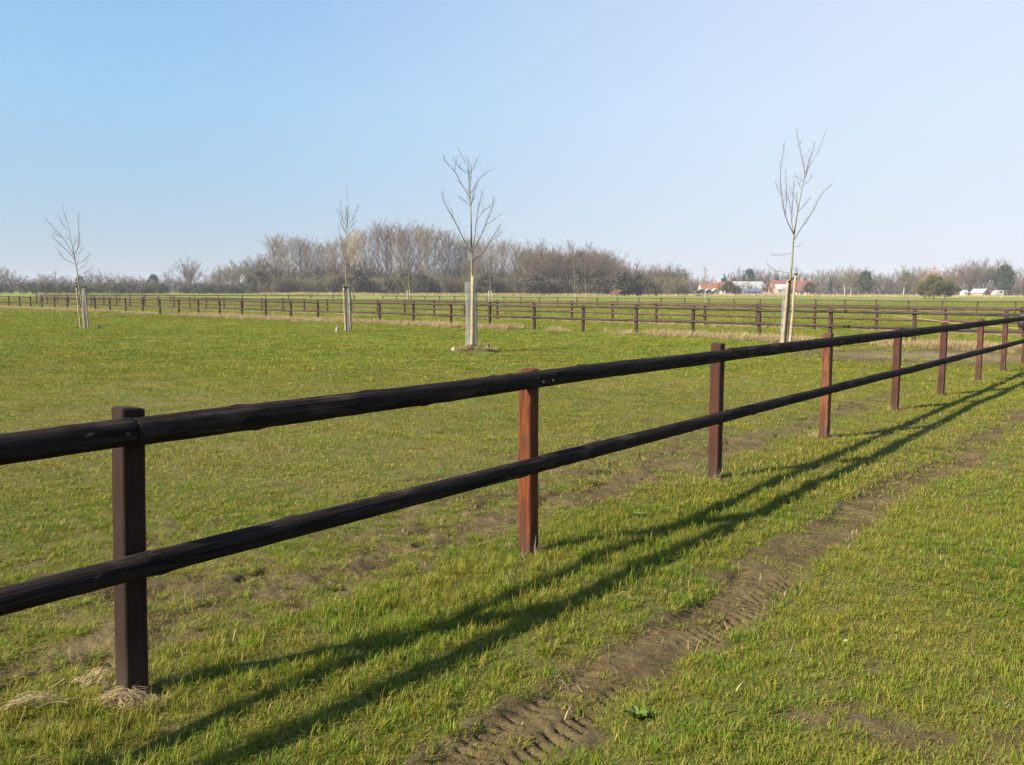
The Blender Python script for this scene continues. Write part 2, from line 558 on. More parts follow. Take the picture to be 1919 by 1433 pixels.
me = bpy.data.meshes.new("ground")
ns, nn = SS.shape
idx = np.arange(ns * nn).reshape(ns, nn)
quads = np.stack([idx[:-1, :-1], idx[:-1, 1:], idx[1:, 1:], idx[1:, :-1]], -1).reshape(-1, 4)[:, ::-1]
fill_mesh(me, np.stack([GX, GY, GZ], -1).reshape(-1, 3), np.full(len(quads), 4, np.int32), quads.ravel().astype(np.int32), True)
if me.polygons[0].normal.z < 0:
    me.flip_normals()
thatch_g = sstep(40, 8, np.hypot(GX, GY))       # between near blades the dead thatch shows
for nm, arr in (("soil", soil_g), ("dry", dry_g), ("thatch", thatch_g)):
    a = me.attributes.new(nm, 'FLOAT', 'POINT')
    a.data.foreach_set("value", arr.astype(np.float32).ravel())
me.materials.append(M_GROUND)
ground = tag(link("ground", me), "short grazed turf field with bare earth and a pressed wheel track", "ground", kind="structure")

# fast height lookup on the built sheet
def sheet_z(x, y):
    s, n = to_sn(x, y)
    i = np.clip(np.searchsorted(sL, s) - 1, 0, ns - 2); j = np.clip(np.searchsorted(nL, n) - 1, 0, nn - 2)
    fs = np.clip((s - sL[i]) / (sL[i + 1] - sL[i]), 0, 1); fn = np.clip((n - nL[j]) / (nL[j + 1] - nL[j]), 0, 1)
    return (GZ[i, j] * (1 - fs) * (1 - fn) + GZ[i + 1, j] * fs * (1 - fn) + GZ[i, j + 1] * (1 - fs) * fn + GZ[i + 1, j + 1] * fs * fn)

def sheet_attr(A, x, y):
    s, n = to_sn(x, y)
    i = np.clip(np.searchsorted(sL, s) - 1, 0, ns - 2); j = np.clip(np.searchsorted(nL, n) - 1, 0, nn - 2)
    return A[i, j]

def gz1(x, y):
    return float(sheet_z(np.array([x]), np.array([y]))[0])

# ------------------------------------------------------------------ fences
def make_post_mesh(name, w, h, below=.25, seed=0, bevel=.006):
    rng = random.Random(seed)
    b = bevel
    hw = w / 2
    prof = [(-hw + b, -hw), (hw - b, -hw), (hw, -hw + b), (hw, hw - b), (hw - b, hw), (-hw + b, hw), (-hw, hw - b), (-hw, -hw + b)]
    mb = MB()
    zs = [-below, 0, h * .35, h * .7, h - b, h]
    V = []
    sl = rng.uniform(-.006, .006)
    for k, z in enumerate(zs):
        ins = 1.0 if k < len(zs) - 1 else 1 - 2 * b / w
        ox, oy = (rng.uniform(-.002, .002), rng.uniform(-.002, .002))
        for (x, y) in prof:
            V.append((x * ins + ox, y * ins + oy, z + (sl * x / hw if k >= len(zs) - 2 else 0)))
    F = []
    for k in range(len(zs) - 1):
        for j in range(8):
            F.append((k * 8 + j, k * 8 + (j + 1) % 8, (k + 1) * 8 + (j + 1) % 8, (k + 1) * 8 + j))
    F.append(tuple(range((len(zs) - 1) * 8, len(zs) * 8)))
    mb.add(V, F)
    return mb.mesh(name, M_POST)

def make_rail_mesh(name, L, r0, r1, sides=20, segs=40, seed=0, bow=0.0, rough=.0035):
    """round log lying along +x from 0 to L, with knots, a slight bow and chamfered ends"""
    rng = random.Random(seed)
    xs = np.concatenate([[0, .004], np.linspace(.012, L - .012, segs), [L - .004, L]])
    ins = np.ones(len(xs)); ins[0] = .80; ins[1] = .95; ins[-1] = .80; ins[-2] = .95
    a = np.arange(sides) * 2 * math.pi / sides
    X, A = np.meshgrid(xs, a, indexing='ij')
    rad = (r0 + (r1 - r0) * X / L)
    rad = rad * (1 + (fbm(X * 1.6 + seed * 3.1, np.sin(A) * 1.2 + 5, seed, 3) - .5) * .055)
    rad += (fbm(X * 9 + seed, A * 2.2, seed + 9, 2) - .5) * rough * (np.sin(A) ** 2 * .7 + .3)
    for k in range(int(L * 3)):
        kx, ka = rng.uniform(.1, L - .1), rng.uniform(0, 6.28)
        da = np.abs((A - ka + math.pi) % (2 * math.pi) - math.pi)
        rad += rough * 2.2 * np.exp(-((X - kx) / .035) ** 2 - (da * r0 / .025) ** 2)
    rad *= ins[:, None]
    cy = bow * np.sin(X / L * math.pi) + (vnoise(X * .7 + seed, X * 0, seed + 3) - .5) * .008
    cz = (vnoise(X * .6 + seed, X * 0 + 4, seed + 5) - .5) * .010
    V = np.stack([X, cy + rad * np.cos(A), cz + rad * np.sin(A)], -1).reshape(-1, 3)
    F = []
    m = len(xs)
    for k in range(m - 1):
        for j in range(sides):
            j2 = (j + 1) % sides
            F.append((k * sides + j, k * sides + j2, (k + 1) * sides + j2, (k + 1) * sides + j))
    F.append(tuple(range(sides - 1, -1, -1)))
    F.append(tuple((m - 1) * sides + j for j in range(sides)))
    mb = MB()
    mb.add(V, F)
    return mb.mesh(name, M_RAIL, True)

def rail_between(parent, me_, L, p, q, color, name="rail"):
    d = Vector(q) - Vector(p)
    ln = d.length
    yaw = math.atan2(d.y, d.x)
    pit = -math.asin(d.z / ln)
    base = Vector(parent.location)
    o = link(name, me_, parent, Vector(p) - base, (0, pit, yaw), (ln / L, 1, 1))
    o.color = (*color, 1)
    return o

# near fence
fa = thing("paddock_fence", "near dark post and rail fence running across the whole foreground", "fence", (P1[0], P1[1], 0))
s_posts = [-2.78, 0.0, 2.62, 5.44, 8.32, 11.46, 13.98, 17.02, 19.64, 22.4, 25.3, 28.3]
tints = {-2.78: (.03, .016, .012), 0.0: (.011, .008, .006), 2.62: (.140, .036, .010), 5.44: (.060, .021, .012), 8.32: (.165, .062, .028), 11.46: (.070, .026, .017),
         13.98: (.068, .029, .020), 17.02: (.105, .045, .028), 19.64: (.090, .039, .027)}
rngp = random.Random(4)
rot_a = math.atan2(DA[1], DA[0])
topc = {}; lowc = {}
for k, s in enumerate(s_posts):
    off = {2.62: .05, 11.46: -.06}.get(s, 0.0)
    x, y = to_xy(s, off)
    z = gz1(x, y)
    hgt = 1.195 + rngp.uniform(-.008, .008)
    po = link("post", make_post_mesh("post", .095, hgt, .3, 50 + k), fa, (x - P1[0], y - P1[1], z), (rngp.uniform(-.006, .006), rngp.uniform(-.006, .006) + (.022 if s == 0 else 0), rot_a + rngp.uniform(-.03, .03)))
    po.color = (*tints.get(s, (.085, .036, .024)), 1)
    ra = .0475 + .046
    topc[s] = Vector((x + NA[0] * ra, y + NA[1] * ra, z * .5 + 1.112 + rngp.uniform(-.006, .006)))
    lowc[s] = Vector((x + NA[0] * ra, y + NA[1] * ra, z * .5 + .588 + rngp.uniform(-.006, .006)))
RAILC = (.022, .016, .014)
def run_rails(cs, spans, r, seed):
    for q, (a, b) in enumerate(spans):
        p, e = Vector(cs[a]), Vector(cs[b])
        L = (e - p).length
        m_ = make_rail_mesh("rail", L, r * (1.0 + .05 * (q % 2)), r * (.97 + .04 * ((q + 1) % 2)), 22, int(L * 22), seed + q)
        rail_between(fa, m_, L, p, e, RAILC)
mbn = MB()
mbn.tube([(0, 0, -.004), (0, 0, .003), (0, 0, .005)], [.008, .0085, .005], 10)
NAIL = mbn.mesh("bolt_head", simple_mat("rusty bolt head", (.045, .032, .026), (.03, .022, .018), 60, .8))
for s in s_posts[1:9]:
    for cs, r_ in ((topc, .054), (lowc, .049)):
        for du in ((-.05, .05) if s in (0.0, 2.62) else (0.0,)):
            c_ = cs[s]
            q_ = Vector((c_.x + NA[0] * (r_ + .001) + DA[0] * du, c_.y + NA[1] * (r_ + .001) + DA[1] * du, c_.z + .004))
            link("bolt_head", NAIL, fa, q_ - Vector(fa.location), Vector((NA[0], NA[1], 0)).to_track_quat('Z', 'Y').to_euler())
top_spans = [(-2.78, 0.0), (0.0, 5.44), (5.44, 11.46), (11.46, 17.02), (17.02, 22.4), (22.4, 28.3)]
low_spans = [(-2.78, 2.62), (2.62, 8.32), (8.32, 13.98), (13.98, 19.64), (19.64, 25.3), (25.3, 28.3)]
run_rails(topc, top_spans, .054, 100)
run_rails(lowc, low_spans, .049, 130)

# far fences: posts share one mesh, rails span two bays each
FAR_POST = make_post_mesh("post", .105, 1.17, .3, 7)
def far_fence(name, label, A, B, bay, side, post_c, rail_c, seed, hs=(1.07, .56), rad=.053, t0=0.0, group=None):
    rng = random.Random(seed)
    L = np.linalg.norm(B - A)
    d = (B - A) / L
    nrm = np.array([-d[1], d[0]]) * side
    f = thing(name, label, "fence", (A[0], A[1], 0), group=group)
    n = int((L - t0) / bay)
    pts = []
    for k in range(n + 1):
        t = t0 + k * bay + rng.uniform(-.05, .05)
        x, y = A + d * t
        z = hz(x, y)
        pts.append((x, y, z))
        o = link("post", FAR_POST, f, (x - A[0], y - A[1], z + rng.uniform(-.03, .02)), (rng.uniform(-.012, .012), rng.uniform(-.012, .012), math.atan2(d[1], d[0]) + rng.uniform(-.05, .05)))
        c = rng.uniform(.75, 1.25)
        o.color = (post_c[0] * c, post_c[1] * c, post_c[2] * c, 1)
    for h in hs:
        ms = [make_rail_mesh("rail", bay * 2, rad, rad * .95, 9, 14, seed + j, rough=.003) for j in range(3)]
        k = 0; q = 0
        start = 0 if h == hs[0] else 1
        if start == 1:
            spans = [(0, 1)]
            k = 1
        else:
            spans = []
        while k < n:
            e = min(k + 2, n)
            spans.append((k, e)); k = e
        for (a, b) in spans:
            o_ = nrm * (.0525 + rad * .8)
            p = Vector((pts[a][0] + o_[0], pts[a][1] + o_[1], pts[a][2] + h + rng.uniform(-.012, .012)))
            e = Vector((pts[b][0] + o_[0], pts[b][1] + o_[1], pts[b][2] + h + rng.uniform(-.012, .012)))
            c = rng.uniform(.8, 1.25)
            rail_between(f, ms[q % 3], bay * 2, p, e, (rail_c[0] * c, rail_c[1] * c, rail_c[2] * c)); q += 1
    return f

# first post offsets chosen so that the posts stand where the photograph has them
far_fence("paddock_fence", "second fence back, brown rails with straw grass at its feet", FB0, FB1, 2.70, 1, (.060, .036, .029), (.080, .058, .050), 300)
far_fence("paddock_fence", "third fence back, redder rails beyond the green strip", FC0, FC1, 2.85, 1, (.062, .036, .029), (.120, .070, .055), 330)
far_fence("paddock_fence", "far right fence in front of the houses and willow bush", FD0, FD1, 2.90, 1, (.075, .050, .040), (.100, .077, .064), 360)
far_fence("paddock_fence", "farthest left fence, thin dark line below the wood", FE0, FE1, 3.15, -1, (.045, .036, .032), (.050, .042, .040), 390, t0=.45)
far_fence("paddock_fence", "short side fence seen end-on at far left, joining two long fences", FC1, FE0, 3.02, 1, (.06, .04, .034), (.07, .05, .045), 395)

# ------------------------------------------------------------------ scattering (grass, straw): stuff
def scatter(name, label, cat, protos, X, Y, Z, rot, scale, pick):
    col = bpy.data.collections.new(name + "_clumps")
    for i, m_ in enumerate(protos):
        o = bpy.data.objects.new("clump_%02d" % i, m_)
        col.objects.link(o)
    me = bpy.data.meshes.new(name)
    me.vertices.add(len(X))
    me.vertices.foreach_set("co", np.stack([X, Y, Z], -1).astype(np.float32).ravel())
    a = me.attributes.new("rot", 'FLOAT_VECTOR', 'POINT'); a.data.foreach_set("vector", rot.astype(np.float32).ravel())
    a = me.attributes.new("scl", 'FLOAT_VECTOR', 'POINT'); a.data.foreach_set("vector", scale.astype(np.float32).ravel())
    a = me.attributes.new("pick", 'INT', 'POINT'); a.data.foreach_set("value", pick.astype(np.int32))
    o = link(name, me)
    ng = bpy.data.node_groups.new(name, 'GeometryNodeTree')
    ng.interface.new_socket("Geometry", in_out='INPUT', socket_type='NodeSocketGeometry')
    ng.interface.new_socket("Geometry", in_out='OUTPUT', socket_type='NodeSocketGeometry')
    N = ng.nodes
    gi = N.new("NodeGroupInput"); go = N.new("NodeGroupOutput")
    ci = N.new("GeometryNodeCollectionInfo")
    ci.inputs["Collection"].default_value = col
    ci.inputs["Separate Children"].default_value = True
    ci.inputs["Reset Children"].default_value = True
    ip = N.new("GeometryNodeInstanceOnPoints")
    ip.inputs["Pick Instance"].default_value = True
    def na(nm, ty):
        q = N.new("GeometryNodeInputNamedAttribute"); q.data_type = ty
        q.inputs["Name"].default_value = nm
        return q.outputs["Attribute"]
    e2r = N.new("FunctionNodeEulerToRotation")
    ng.links.new(na("rot", 'FLOAT_VECTOR'), e2r.inputs[0])
    ng.links.new(gi.outputs[0], ip.inputs["Points"])
    ng.links.new(ci.outputs[0], ip.inputs["Instance"])
    ng.links.new(na("pick", 'INT'), ip.inputs["Instance Index"])
    ng.links.new(e2r.outputs[0], ip.inputs["Rotation"])
    ng.links.new(na("scl", 'FLOAT_VECTOR'), ip.inputs["Scale"])
    ng.links.new(ip.outputs[0], go.inputs[0])
    md = o.modifiers.new("scatter", 'NODES')
    md.node_group = ng
    return tag(o, label, cat, kind="stuff")

def clump(name, seed, nb, radius, hmin, hmax, width, lean, mat, flat=0.0, deadf=.12):
    """a tuft of curved tapering blades"""
    r = np.random.default_rng(seed)
    mb = MB()
    for k in range(nb):
        a = r.uniform(0, 2 * math.pi); q = radius * math.sqrt(r.uniform())
        px, py = q * math.cos(a), q * math.sin(a)
        h = r.uniform(hmin, hmax)
        la = a + r.normal(0, 1.1)
        le = abs(r.normal(lean, lean * .6)) + flat
        dx, dy = math.cos(la), math.sin(la)
        w = width * r.uniform(.6, 1.2) / 2
        sx, sy = -dy * w, dx * w
        m1 = (px + dx * h * math.sin(le) * .45, py + dy * h * math.sin(le) * .45, h * math.cos(le * .7) * .55)
        le2 = min(le * 1.5, 1.65)
        tp = (m1[0] + dx * h * math.sin(le2) * .5, m1[1] + dy * h * math.sin(le2) * .5, max(m1[2] + h * math.cos(le2) * .5, .004))
        V = [(px - sx, py - sy, -.01), (px + sx, py + sy, -.01), (m1[0] + sx * .8, m1[1] + sy * .8, m1[2]), (m1[0] - sx * .8, m1[1] - sy * .8, m1[2]), tp]
        tint = r.uniform(0, .78) if r.uniform() > deadf else r.uniform(.88, 1)
        mb.add(V, [(0, 1, 2, 3), (3, 2, 4)], tint)
    return mb.mesh(name, mat, False, "tint")

def points_in(rng, y0, y1, dens, half=.66, pad=.6):
    ymax = y1; wmax = half * ymax + pad
    n = int(2 * wmax * (y1 - y0) * dens)
    x = rng.uniform(-wmax, wmax, n); y = rng.uniform(y0, y1, n)
    k = np.abs(x) < half * y + pad
    return x[k], y[k]

rg = np.random.default_rng(11)
def lay_grass(name, label, y0, y1, dens, protos, zs, half=.66, fade=(0, .1, 998, 999)):
    x, y = points_in(rg, y0, y1, dens, half)
    so = sheet_attr(soil_g, x, y); dr = dry_at(x, y)
    s, n = to_sn(x, y)
    pr = (1 - so) ** 1.15 + .22 * (fbm(x * 3.5, y * 3.5, 63, 2) > .56)
    pr *= .35 + 1.1 * fbm(x * 2.3, y * 2.3, 61, 3)
    pr *= sstep(fade[0], fade[1], y) * sstep(fade[3], fade[2], y)
    k = rg.uniform(size=len(x)) < pr
    x, y, s, n, so = x[k], y[k], s[k], n[k], so[k]
    z = sheet_z(x, y)
    m = len(x)
    size = (.62 + .75 * fbm(x * .9, y * .9, 62, 3)) * rg.uniform(.7, 1.25, m)
    lush = np.exp(-((n - .45) / .45) ** 2) * .45 + np.exp(-(n / .12) ** 2) * .35
    size *= np.where(n < -.15, .70, .92) + lush * sstep(14, 6, y)
    size *= 1 - .35 * so
    sc = np.stack([rg.uniform(.85, 1.15, m), rg.uniform(.85, 1.15, m), size * zs], -1)
    rot = np.stack([rg.normal(0, .08, m), rg.normal(0, .08, m), rg.uniform(0, 6.283, m)], -1)
    return scatter(name, label, "grass", protos, x, y, z - .002, rot, sc, rg.integers(0, len(protos), m))

P_near = [clump("tuft", 500 + i, 30, .07, .016, .055, .0036, .85, M_GRASS, .15, .27) for i in range(6)] + [clump("tuft", 510 + i, 34, .035, .03, .075, .0038, .6, M_GRASS, .10, .10) for i in range(3)] + [clump("tuft", 514 + i, 26, .08, .012, .04, .0034, 1.2, M_GRASS, .3, .55) for i in range(3)]
P_mid = [clump("tuft", 520 + i, 36, .14, .02, .06, .0062, .8, M_GRASS, .15, .27) for i in range(5)] + [clump("tuft", 528 + i, 34, .12, .015, .045, .006, 1.1, M_GRASS, .2, .5) for i in range(2)]
P_far = [clump("tuft", 540 + i, 44, .33, .03, .085, .018, .45, M_GRASS, .1, .12) for i in range(5)]
P_vfar = [clump("tuft", 560 + i, 60, .95, .04, .13, .055, .4, M_GRASS, .1, .12) for i in range(4)]
lay_grass("grass", "short green and yellow grass in the foreground", 2.2, 8.5, 620, P_near, .80, .70, (0, .1, 5.5, 8.5))
lay_grass("grass", "short turf around the middle of the near fence", 5.5, 28, 150, P_mid, .85, .66, (5.5, 8, 15, 28))
lay_grass("grass", "grazed paddock turf out to the second fence", 13, 62, 22, P_far, .80, .66, (13, 26, 48, 62))
lay_grass("grass", "distant paddock turf beyond the far fences", 45, 170, 1.6, P_vfar, .75, .66, (45, 60, 998, 999))

# dead straw along the far fences
def lay_straw(name, label, A, B, tr, dens, width, protos, zs, seed, off=0.0):
    r = np.random.default_rng(seed)
    L = np.linalg.norm(B - A); d = (B - A) / L; nr = np.array([-d[1], d[0]])
    n = int((tr[1] - tr[0]) * width * 2 * dens)
    t = r.uniform(tr[0], tr[1], n); o = r.normal(off, width * .5, n)
    x = A[0] + d[0] * t + nr[0] * o; y = A[1] + d[1] * t + nr[1] * o
    k = r.uniform(size=n) < sstep(.25, .6, fbm(x * .45, y * .45, seed, 3))
    x, y = x[k], y[k]; m = len(x)
    sz = r.uniform(.5, 1.25, m) * zs
    sc = np.stack([sz, sz, sz], -1)
    rot = np.stack([r.normal(0, .12, m), r.normal(0, .12, m), r.uniform(0, 6.283, m)], -1)
    return scatter(name, label, "dry grass", protos, x, y, sheet_z(x, y), rot, sc, r.integers(0, len(protos), m))
P_straw = [clump("straw_tuft", 600 + i, 40, .12, .08, .26, .010, .75, M_STRAW, .25, .3) for i in range(5)]
lay_straw("dry_grass", "band of pale dead grass along the second fence", FB0, FB1, (4, 118), 60, 1.0, P_straw, 1.2, 71, .45)
lay_straw("dry_grass", "thin pale dead grass along the third fence", FC0, FC1, (6, 118), 15, .9, P_straw, .95, 72)
lay_straw("dry_grass", "scattered dead tussocks under the far right fence", FD0, FD1, (4, 78), 3, .7, P_straw, .9, 73)

# little tussocks and litter by the near posts and on the track
P_lit = [clump("litter", 640 + i, 4, .10, .04, .09, .005, 1.3, M_STRAW, .6, .4) for i in range(4)]
x, y = points_in(rg, 2.3, 9, 14)
z = sheet_z(x, y); m = len(x)
scatter("straw_litter", "loose pale straw bits scattered over the near grass", "straw", P_lit, x, y, z + .008,
        np.stack([rg.normal(0, .15, m), rg.normal(0, .15, m), rg.uniform(0, 6.28, m)], -1), np.full((m, 3), 1.0) * rg.uniform(.5, 1.1, m)[:, None], rg.integers(0, 4, m))
xs_, ys_, ss_ = [], [], []
for s in s_posts[1:9]:
    cnt = {0.0: 10, 8.32: 9, 11.46: 12, 17.02: 12, 5.44: 4}.get(s, 5)
    for k in range(cnt):
        a = rg.uniform(0, 6.28); q = .07 + abs(rg.normal(0, .07))
        px, py = to_xy(s, 0)
        xs_.append(px + q * math.cos(a)); ys_.append(py + q * math.sin(a)); ss_.append(rg.uniform(.3, .65))
P_foot = [clump("foot_tuft", 660 + i, 22, .05, .08, .22, .0045, .55, M_STRAW, .1, .4) for i in range(4)]
xs_, ys_, ss_ = map(np.array, (xs_, ys_, ss_)); m = len(xs_)
scatter("dry_grass", "wisps of dead grass at the feet of the near posts", "dry grass", P_foot, xs_, ys_, sheet_z(xs_, ys_),
        np.stack([rg.normal(0, .1, m), rg.normal(0, .1, m), rg.uniform(0, 6.28, m)], -1), np.repeat(ss_[:, None], 3, 1), rg.integers(0, 4, m))

def straw_pile(label, cx, cy, n, ln, rx, ry, yaw, seed):
    r = np.random.default_rng(seed)
    mb = MB()
    z0 = gz1(cx, cy)
    for k in range(n):
        a = yaw + r.normal(0, .45)
        ox, oy = r.normal(0, rx), r.normal(0, ry)
        px = cx + ox * math.cos(yaw) - oy * math.sin(yaw); py = cy + ox * math.sin(yaw) + oy * math.cos(yaw)
        L = ln * r.uniform(.4, 1.1); w = r.uniform(.0010, .0026)
        z = z0 + .026 + r.uniform(0, .045) * math.exp(-(ox / rx) ** 2)
        dz = r.normal(.0, .12)
        d = np.array([math.cos(a), math.sin(a), dz]); sd = np.array([-math.sin(a), math.cos(a), 0]) * w
        p = np.array([px, py, z]) - d * L / 2
        q = p + d * L; mi = (p + q) / 2 + np.array([0, 0, .012])
        V = [p - sd, p + sd, mi + sd, mi - sd, q + sd * .6, q - sd * .6]
        for v in V: v[2] = max(v[2], z0 + .004)
        mb.add(V, [(0, 1, 2, 3), (3, 2, 4, 5)], r.uniform())
    o = link("straw_pile", mb.mesh("straw_pile", M_STRAW, False, "tint"))
    return tag(o, label, "straw", kind="stuff")
straw_pile("pale broken straw heaped at the foot of the nearest post", -1.555, 3.335, 300, .11, .060, .030, -.12, 81)
straw_pile("pale straw flattened in the grass at bottom left", -1.88, 3.27, 60, .11, .05, .02, .3, 82)
straw_pile("flattened straw just left of the nearest post", -1.74, 3.50, 45, .09, .05, .04, .8, 83)

# ------------------------------------------------------------------ young staked trees
def twigs_on(mb, rng, pts, rad, step, ln, r0):
    pts = np.asarray(pts, float)
    seg = np.linalg.norm(np.diff(pts, axis=0), axis=1)
    tot = seg.sum(); c = np.concatenate([[0], np.cumsum(seg)])
    t = tot * .25
    while t < tot:
        k = min(np.searchsorted(c, t) - 1, len(seg) - 1)
        p = pts[k] + (pts[k + 1] - pts[k]) * ((t - c[k]) / seg[k])
        d = (pts[k + 1] - pts[k]) / seg[k]
        v = np.array([rng.normal(), rng.normal(), rng.normal() * .4 + .5])
        v = v / np.linalg.norm(v)
        dd = d * .6 + v * .75
        dd /= np.linalg.norm(dd)
        L = ln * rng.uniform(.35, 1.1) * (1 - .4 * t / tot)
        a = p + dd * L * .5
        e = p + dd * L + np.array([0, 0, L * .18])
        mb.tube([p, a, e], [r0, r0 * .75, r0 * .35], 4, False)
        if L > ln * .7:
            d2 = dd + np.array([rng.normal(), rng.normal(), rng.normal()]) * .5
            d2 /= np.linalg.norm(d2)
            mb.tube([a, a + d2 * L * .45], [r0 * .6, r0 * .3], 3, False)
        t += step * rng.uniform(.5, 1.5)

def smooth_poly(P, k=3):
    P = np.asarray(P, float)
    for _ in range(2):
        Q = [P[0]]
        for a, b in zip(P[:-1], P[1:]):
            Q += [a * .75 + b * .25, a * .25 + b * .75]
        Q.append(P[-1]); P = np.array(Q)
    return P

def young_tree(label, loc, unit, base, trunk, branches, seed, r_base=.052, lean=0.0):
    """trunk / branches are outlines measured in the photograph; each branch gets its own spread in depth"""
    rng = np.random.default_rng(seed)
    x0, y0 = loc
    z0 = gz1(x0, y0)
    root = thing("young_tree", label, "tree", (x0, y0, z0), group="staked young trees in the paddock")
    yaw = math.atan2(x0, y0)
    cx, sx = math.cos(-yaw), math.sin(-yaw)
    def to3(p, dep):
        u = (p[0] - base[0]) * unit; w = (base[1] - p[1]) * unit
        return np.array([u * cx - dep * sx, u * sx + dep * cx, w])
    tp = np.array([to3(p, 0) for p in trunk]); tp[0][2] = -.1
    H = tp[-1][2]
    tps = smooth_poly(tp)
    rt = np.array([max(r_base * .86 * (1 - (p[2] / H)) ** 1.15, .004) for p in tps]) + .002
    mb = MB(); mb.tube(tps, rt, 10)
    t_ob = link("trunk", mb.mesh("trunk", M_BARK_YOUNG, True), root)
    for b in branches:
        side = rng.choice([-1, 1]); k = len(b)
        n = np.array([to3(p, 0) for p in b])
        length = np.linalg.norm(n[-1] - n[0])
        amp = side * rng.uniform(.15, .55) * length
        pts = np.array([to3(p, amp * (i / max(k - 1, 1)) ** .9) for i, p in enumerate(b)])
        pts[0] = tps[np.argmin(np.abs(tps[:, 2] - pts[0][2]))] if np.linalg.norm(n[0][:2]) < .5 and rng.uniform() < 2 and np.min(np.linalg.norm(tps - n[0], axis=1)) < .12 else pts[0]
        sp = smooth_poly(pts)
        r0 = .005 + .0058 * min(length, 2.0)
        mb = MB()
        mb.tube(sp, np.linspace(r0, .0032, len(sp)), 6)
        bo = link("branch", mb.mesh("branch", M_TWIG_YOUNG, True), root)
        mb = MB()
        twigs_on(mb, rng, sp, r0, .05, .30, .0030)
        if mb.n:
            link("twigs", mb.mesh("twigs", M_TWIG_YOUNG), bo)
    # a handful of further shoots towards and away from the viewer, as a real crown has
    for k in range(6):
        i = rng.integers(int(len(tps) * .40), int(len(tps) * .66))
        a = (math.pi / 2 if rng.uniform() < .5 else -math.pi / 2) + rng.normal(0, .4)
        L = rng.uniform(.4, .9)
        p = tps[i]
        e = p + np.array([math.cos(a) * L * .55, math.sin(a) * L * .55, L * .85])
        sp = smooth_poly([p, p * .5 + e * .5 + np.array([0, 0, -.08]), e])
        mb = MB(); mb.tube(sp, np.linspace(.008, .003, len(sp)), 5)
        bo = link("branch", mb.mesh("branch", M_TWIG_YOUNG, True), root)
        mb = MB(); twigs_on(mb, rng, sp, .01, .12, .22, .0045)
        if mb.n: link("twigs", mb.mesh("twigs", M_TWIG_YOUNG), bo)
    mb = MB(); twigs_on(mb, rng, tps[int(len(tps) * .72):], .01, .07, .16, .0032)
    link("twigs", mb.mesh("twigs", M_TWIG_YOUNG), root)
    return root

def tree_guard(label, loc, stakes, net, strap_z, seed):
    """stakes: (dx, dy, height, lean_x, radius); net: (dx, dy, radius, height)"""
    rng = np.random.default_rng(seed)
    z0 = gz1(*loc)
    g = thing("tree_guard", label, "tree stakes", (loc[0], loc[1], z0), group="stake and netting guards")
    tops = []
    for (dx, dy, h, lx, rr) in stakes:
        mb = MB()
        zz = np.linspace(-.2, h, 9)
        pts = np.array([(dx + lx * z / h + rng.normal(0, .004), dy + rng.normal(0, .004), z) for z in zz])
        mb.tube(pts, rr * (1 - .12 * np.linspace(0, 1, 9)) * (1 + rng.normal(0, .03, 9)), 10)
        link("stake", mb.mesh("stake", M_STAKE, True), g)
        tops.append(pts[-1])
        if strap_z is None:
            mb = MB(); mb.tube([pts[-1] + [0, 0, -.05], pts[-1] + [0, 0, .02]], [rr * 1.1, rr * 1.0], 10)
            link("cap", mb.mesh("cap", M_RUBBER, True), g)
    if net:
        dx, dy, rad, h = net
        mb = MB()
        nv, nh = 30, int(h / .042)
        w = .0048
        def pt(i, z):
            a = i * 2 * math.pi / nv
            q = rad * (1 + .12 * math.sin(3 * a + z * 2))
            return np.array([dx + q * math.cos(a), dy + q * math.sin(a), z])
        for i in range(nv):
            zz = np.linspace(.0, h, 8)
            for a, b in zip(zz[:-1], zz[1:]):
                p, q = pt(i, a), pt(i, b)
                s = pt(i + .5, a) - pt(i - .5, a); s = s / np.linalg.norm(s) * w
                mb.add([p - s, p + s, q + s, q - s], [(0, 1, 2, 3)])
        for k in range(nh):
            z = (k + .5) * h / nh
            for i in range(nv):
                p, q = pt(i, z), pt(i + 1, z + rng.normal(0, .003))
                mb.add([p - [0, 0, w], q - [0, 0, w], q + [0, 0, w], p + [0, 0, w]], [(0, 1, 2, 3)])
        link("wire_netting", mb.mesh("wire_netting", M_WIRE), g)
    if len(tops) > 1:
        a, b = np.array(tops[0]), np.array(tops[1])
        mb = MB()
        z = -.06
        mi = (a + b) / 2 + np.array([0, -.03, z - .05])
        sp = smooth_poly([a + [0, 0, z], mi, b + [0, 0, z]])
        for p, q in zip(sp[:-1], sp[1:]):
            d = q - p
            mb.add([p + [0, -.012, -.03], q + [0, -.012, -.03], q + [0, -.012, .03], p + [0, -.012, .03], p + [0, .012, -.03], q + [0, .012, -.03], q + [0, .012, .03], p + [0, .012, .03]],
                   [(0, 1, 2, 3), (7, 6, 5, 4), (3, 2, 6, 7), (0, 4, 5, 1)])
        link("strap", mb.mesh("strap", M_RUBBER), g)
        for t_ in (a, b):
            mb = MB(); mb.tube([t_ + [0, 0, z - .035], t_ + [0, 0, z + .035]], [.052, .052], 10)
            link("strap_loop", mb.mesh("strap_loop", M_RUBBER, True), g)
    return g

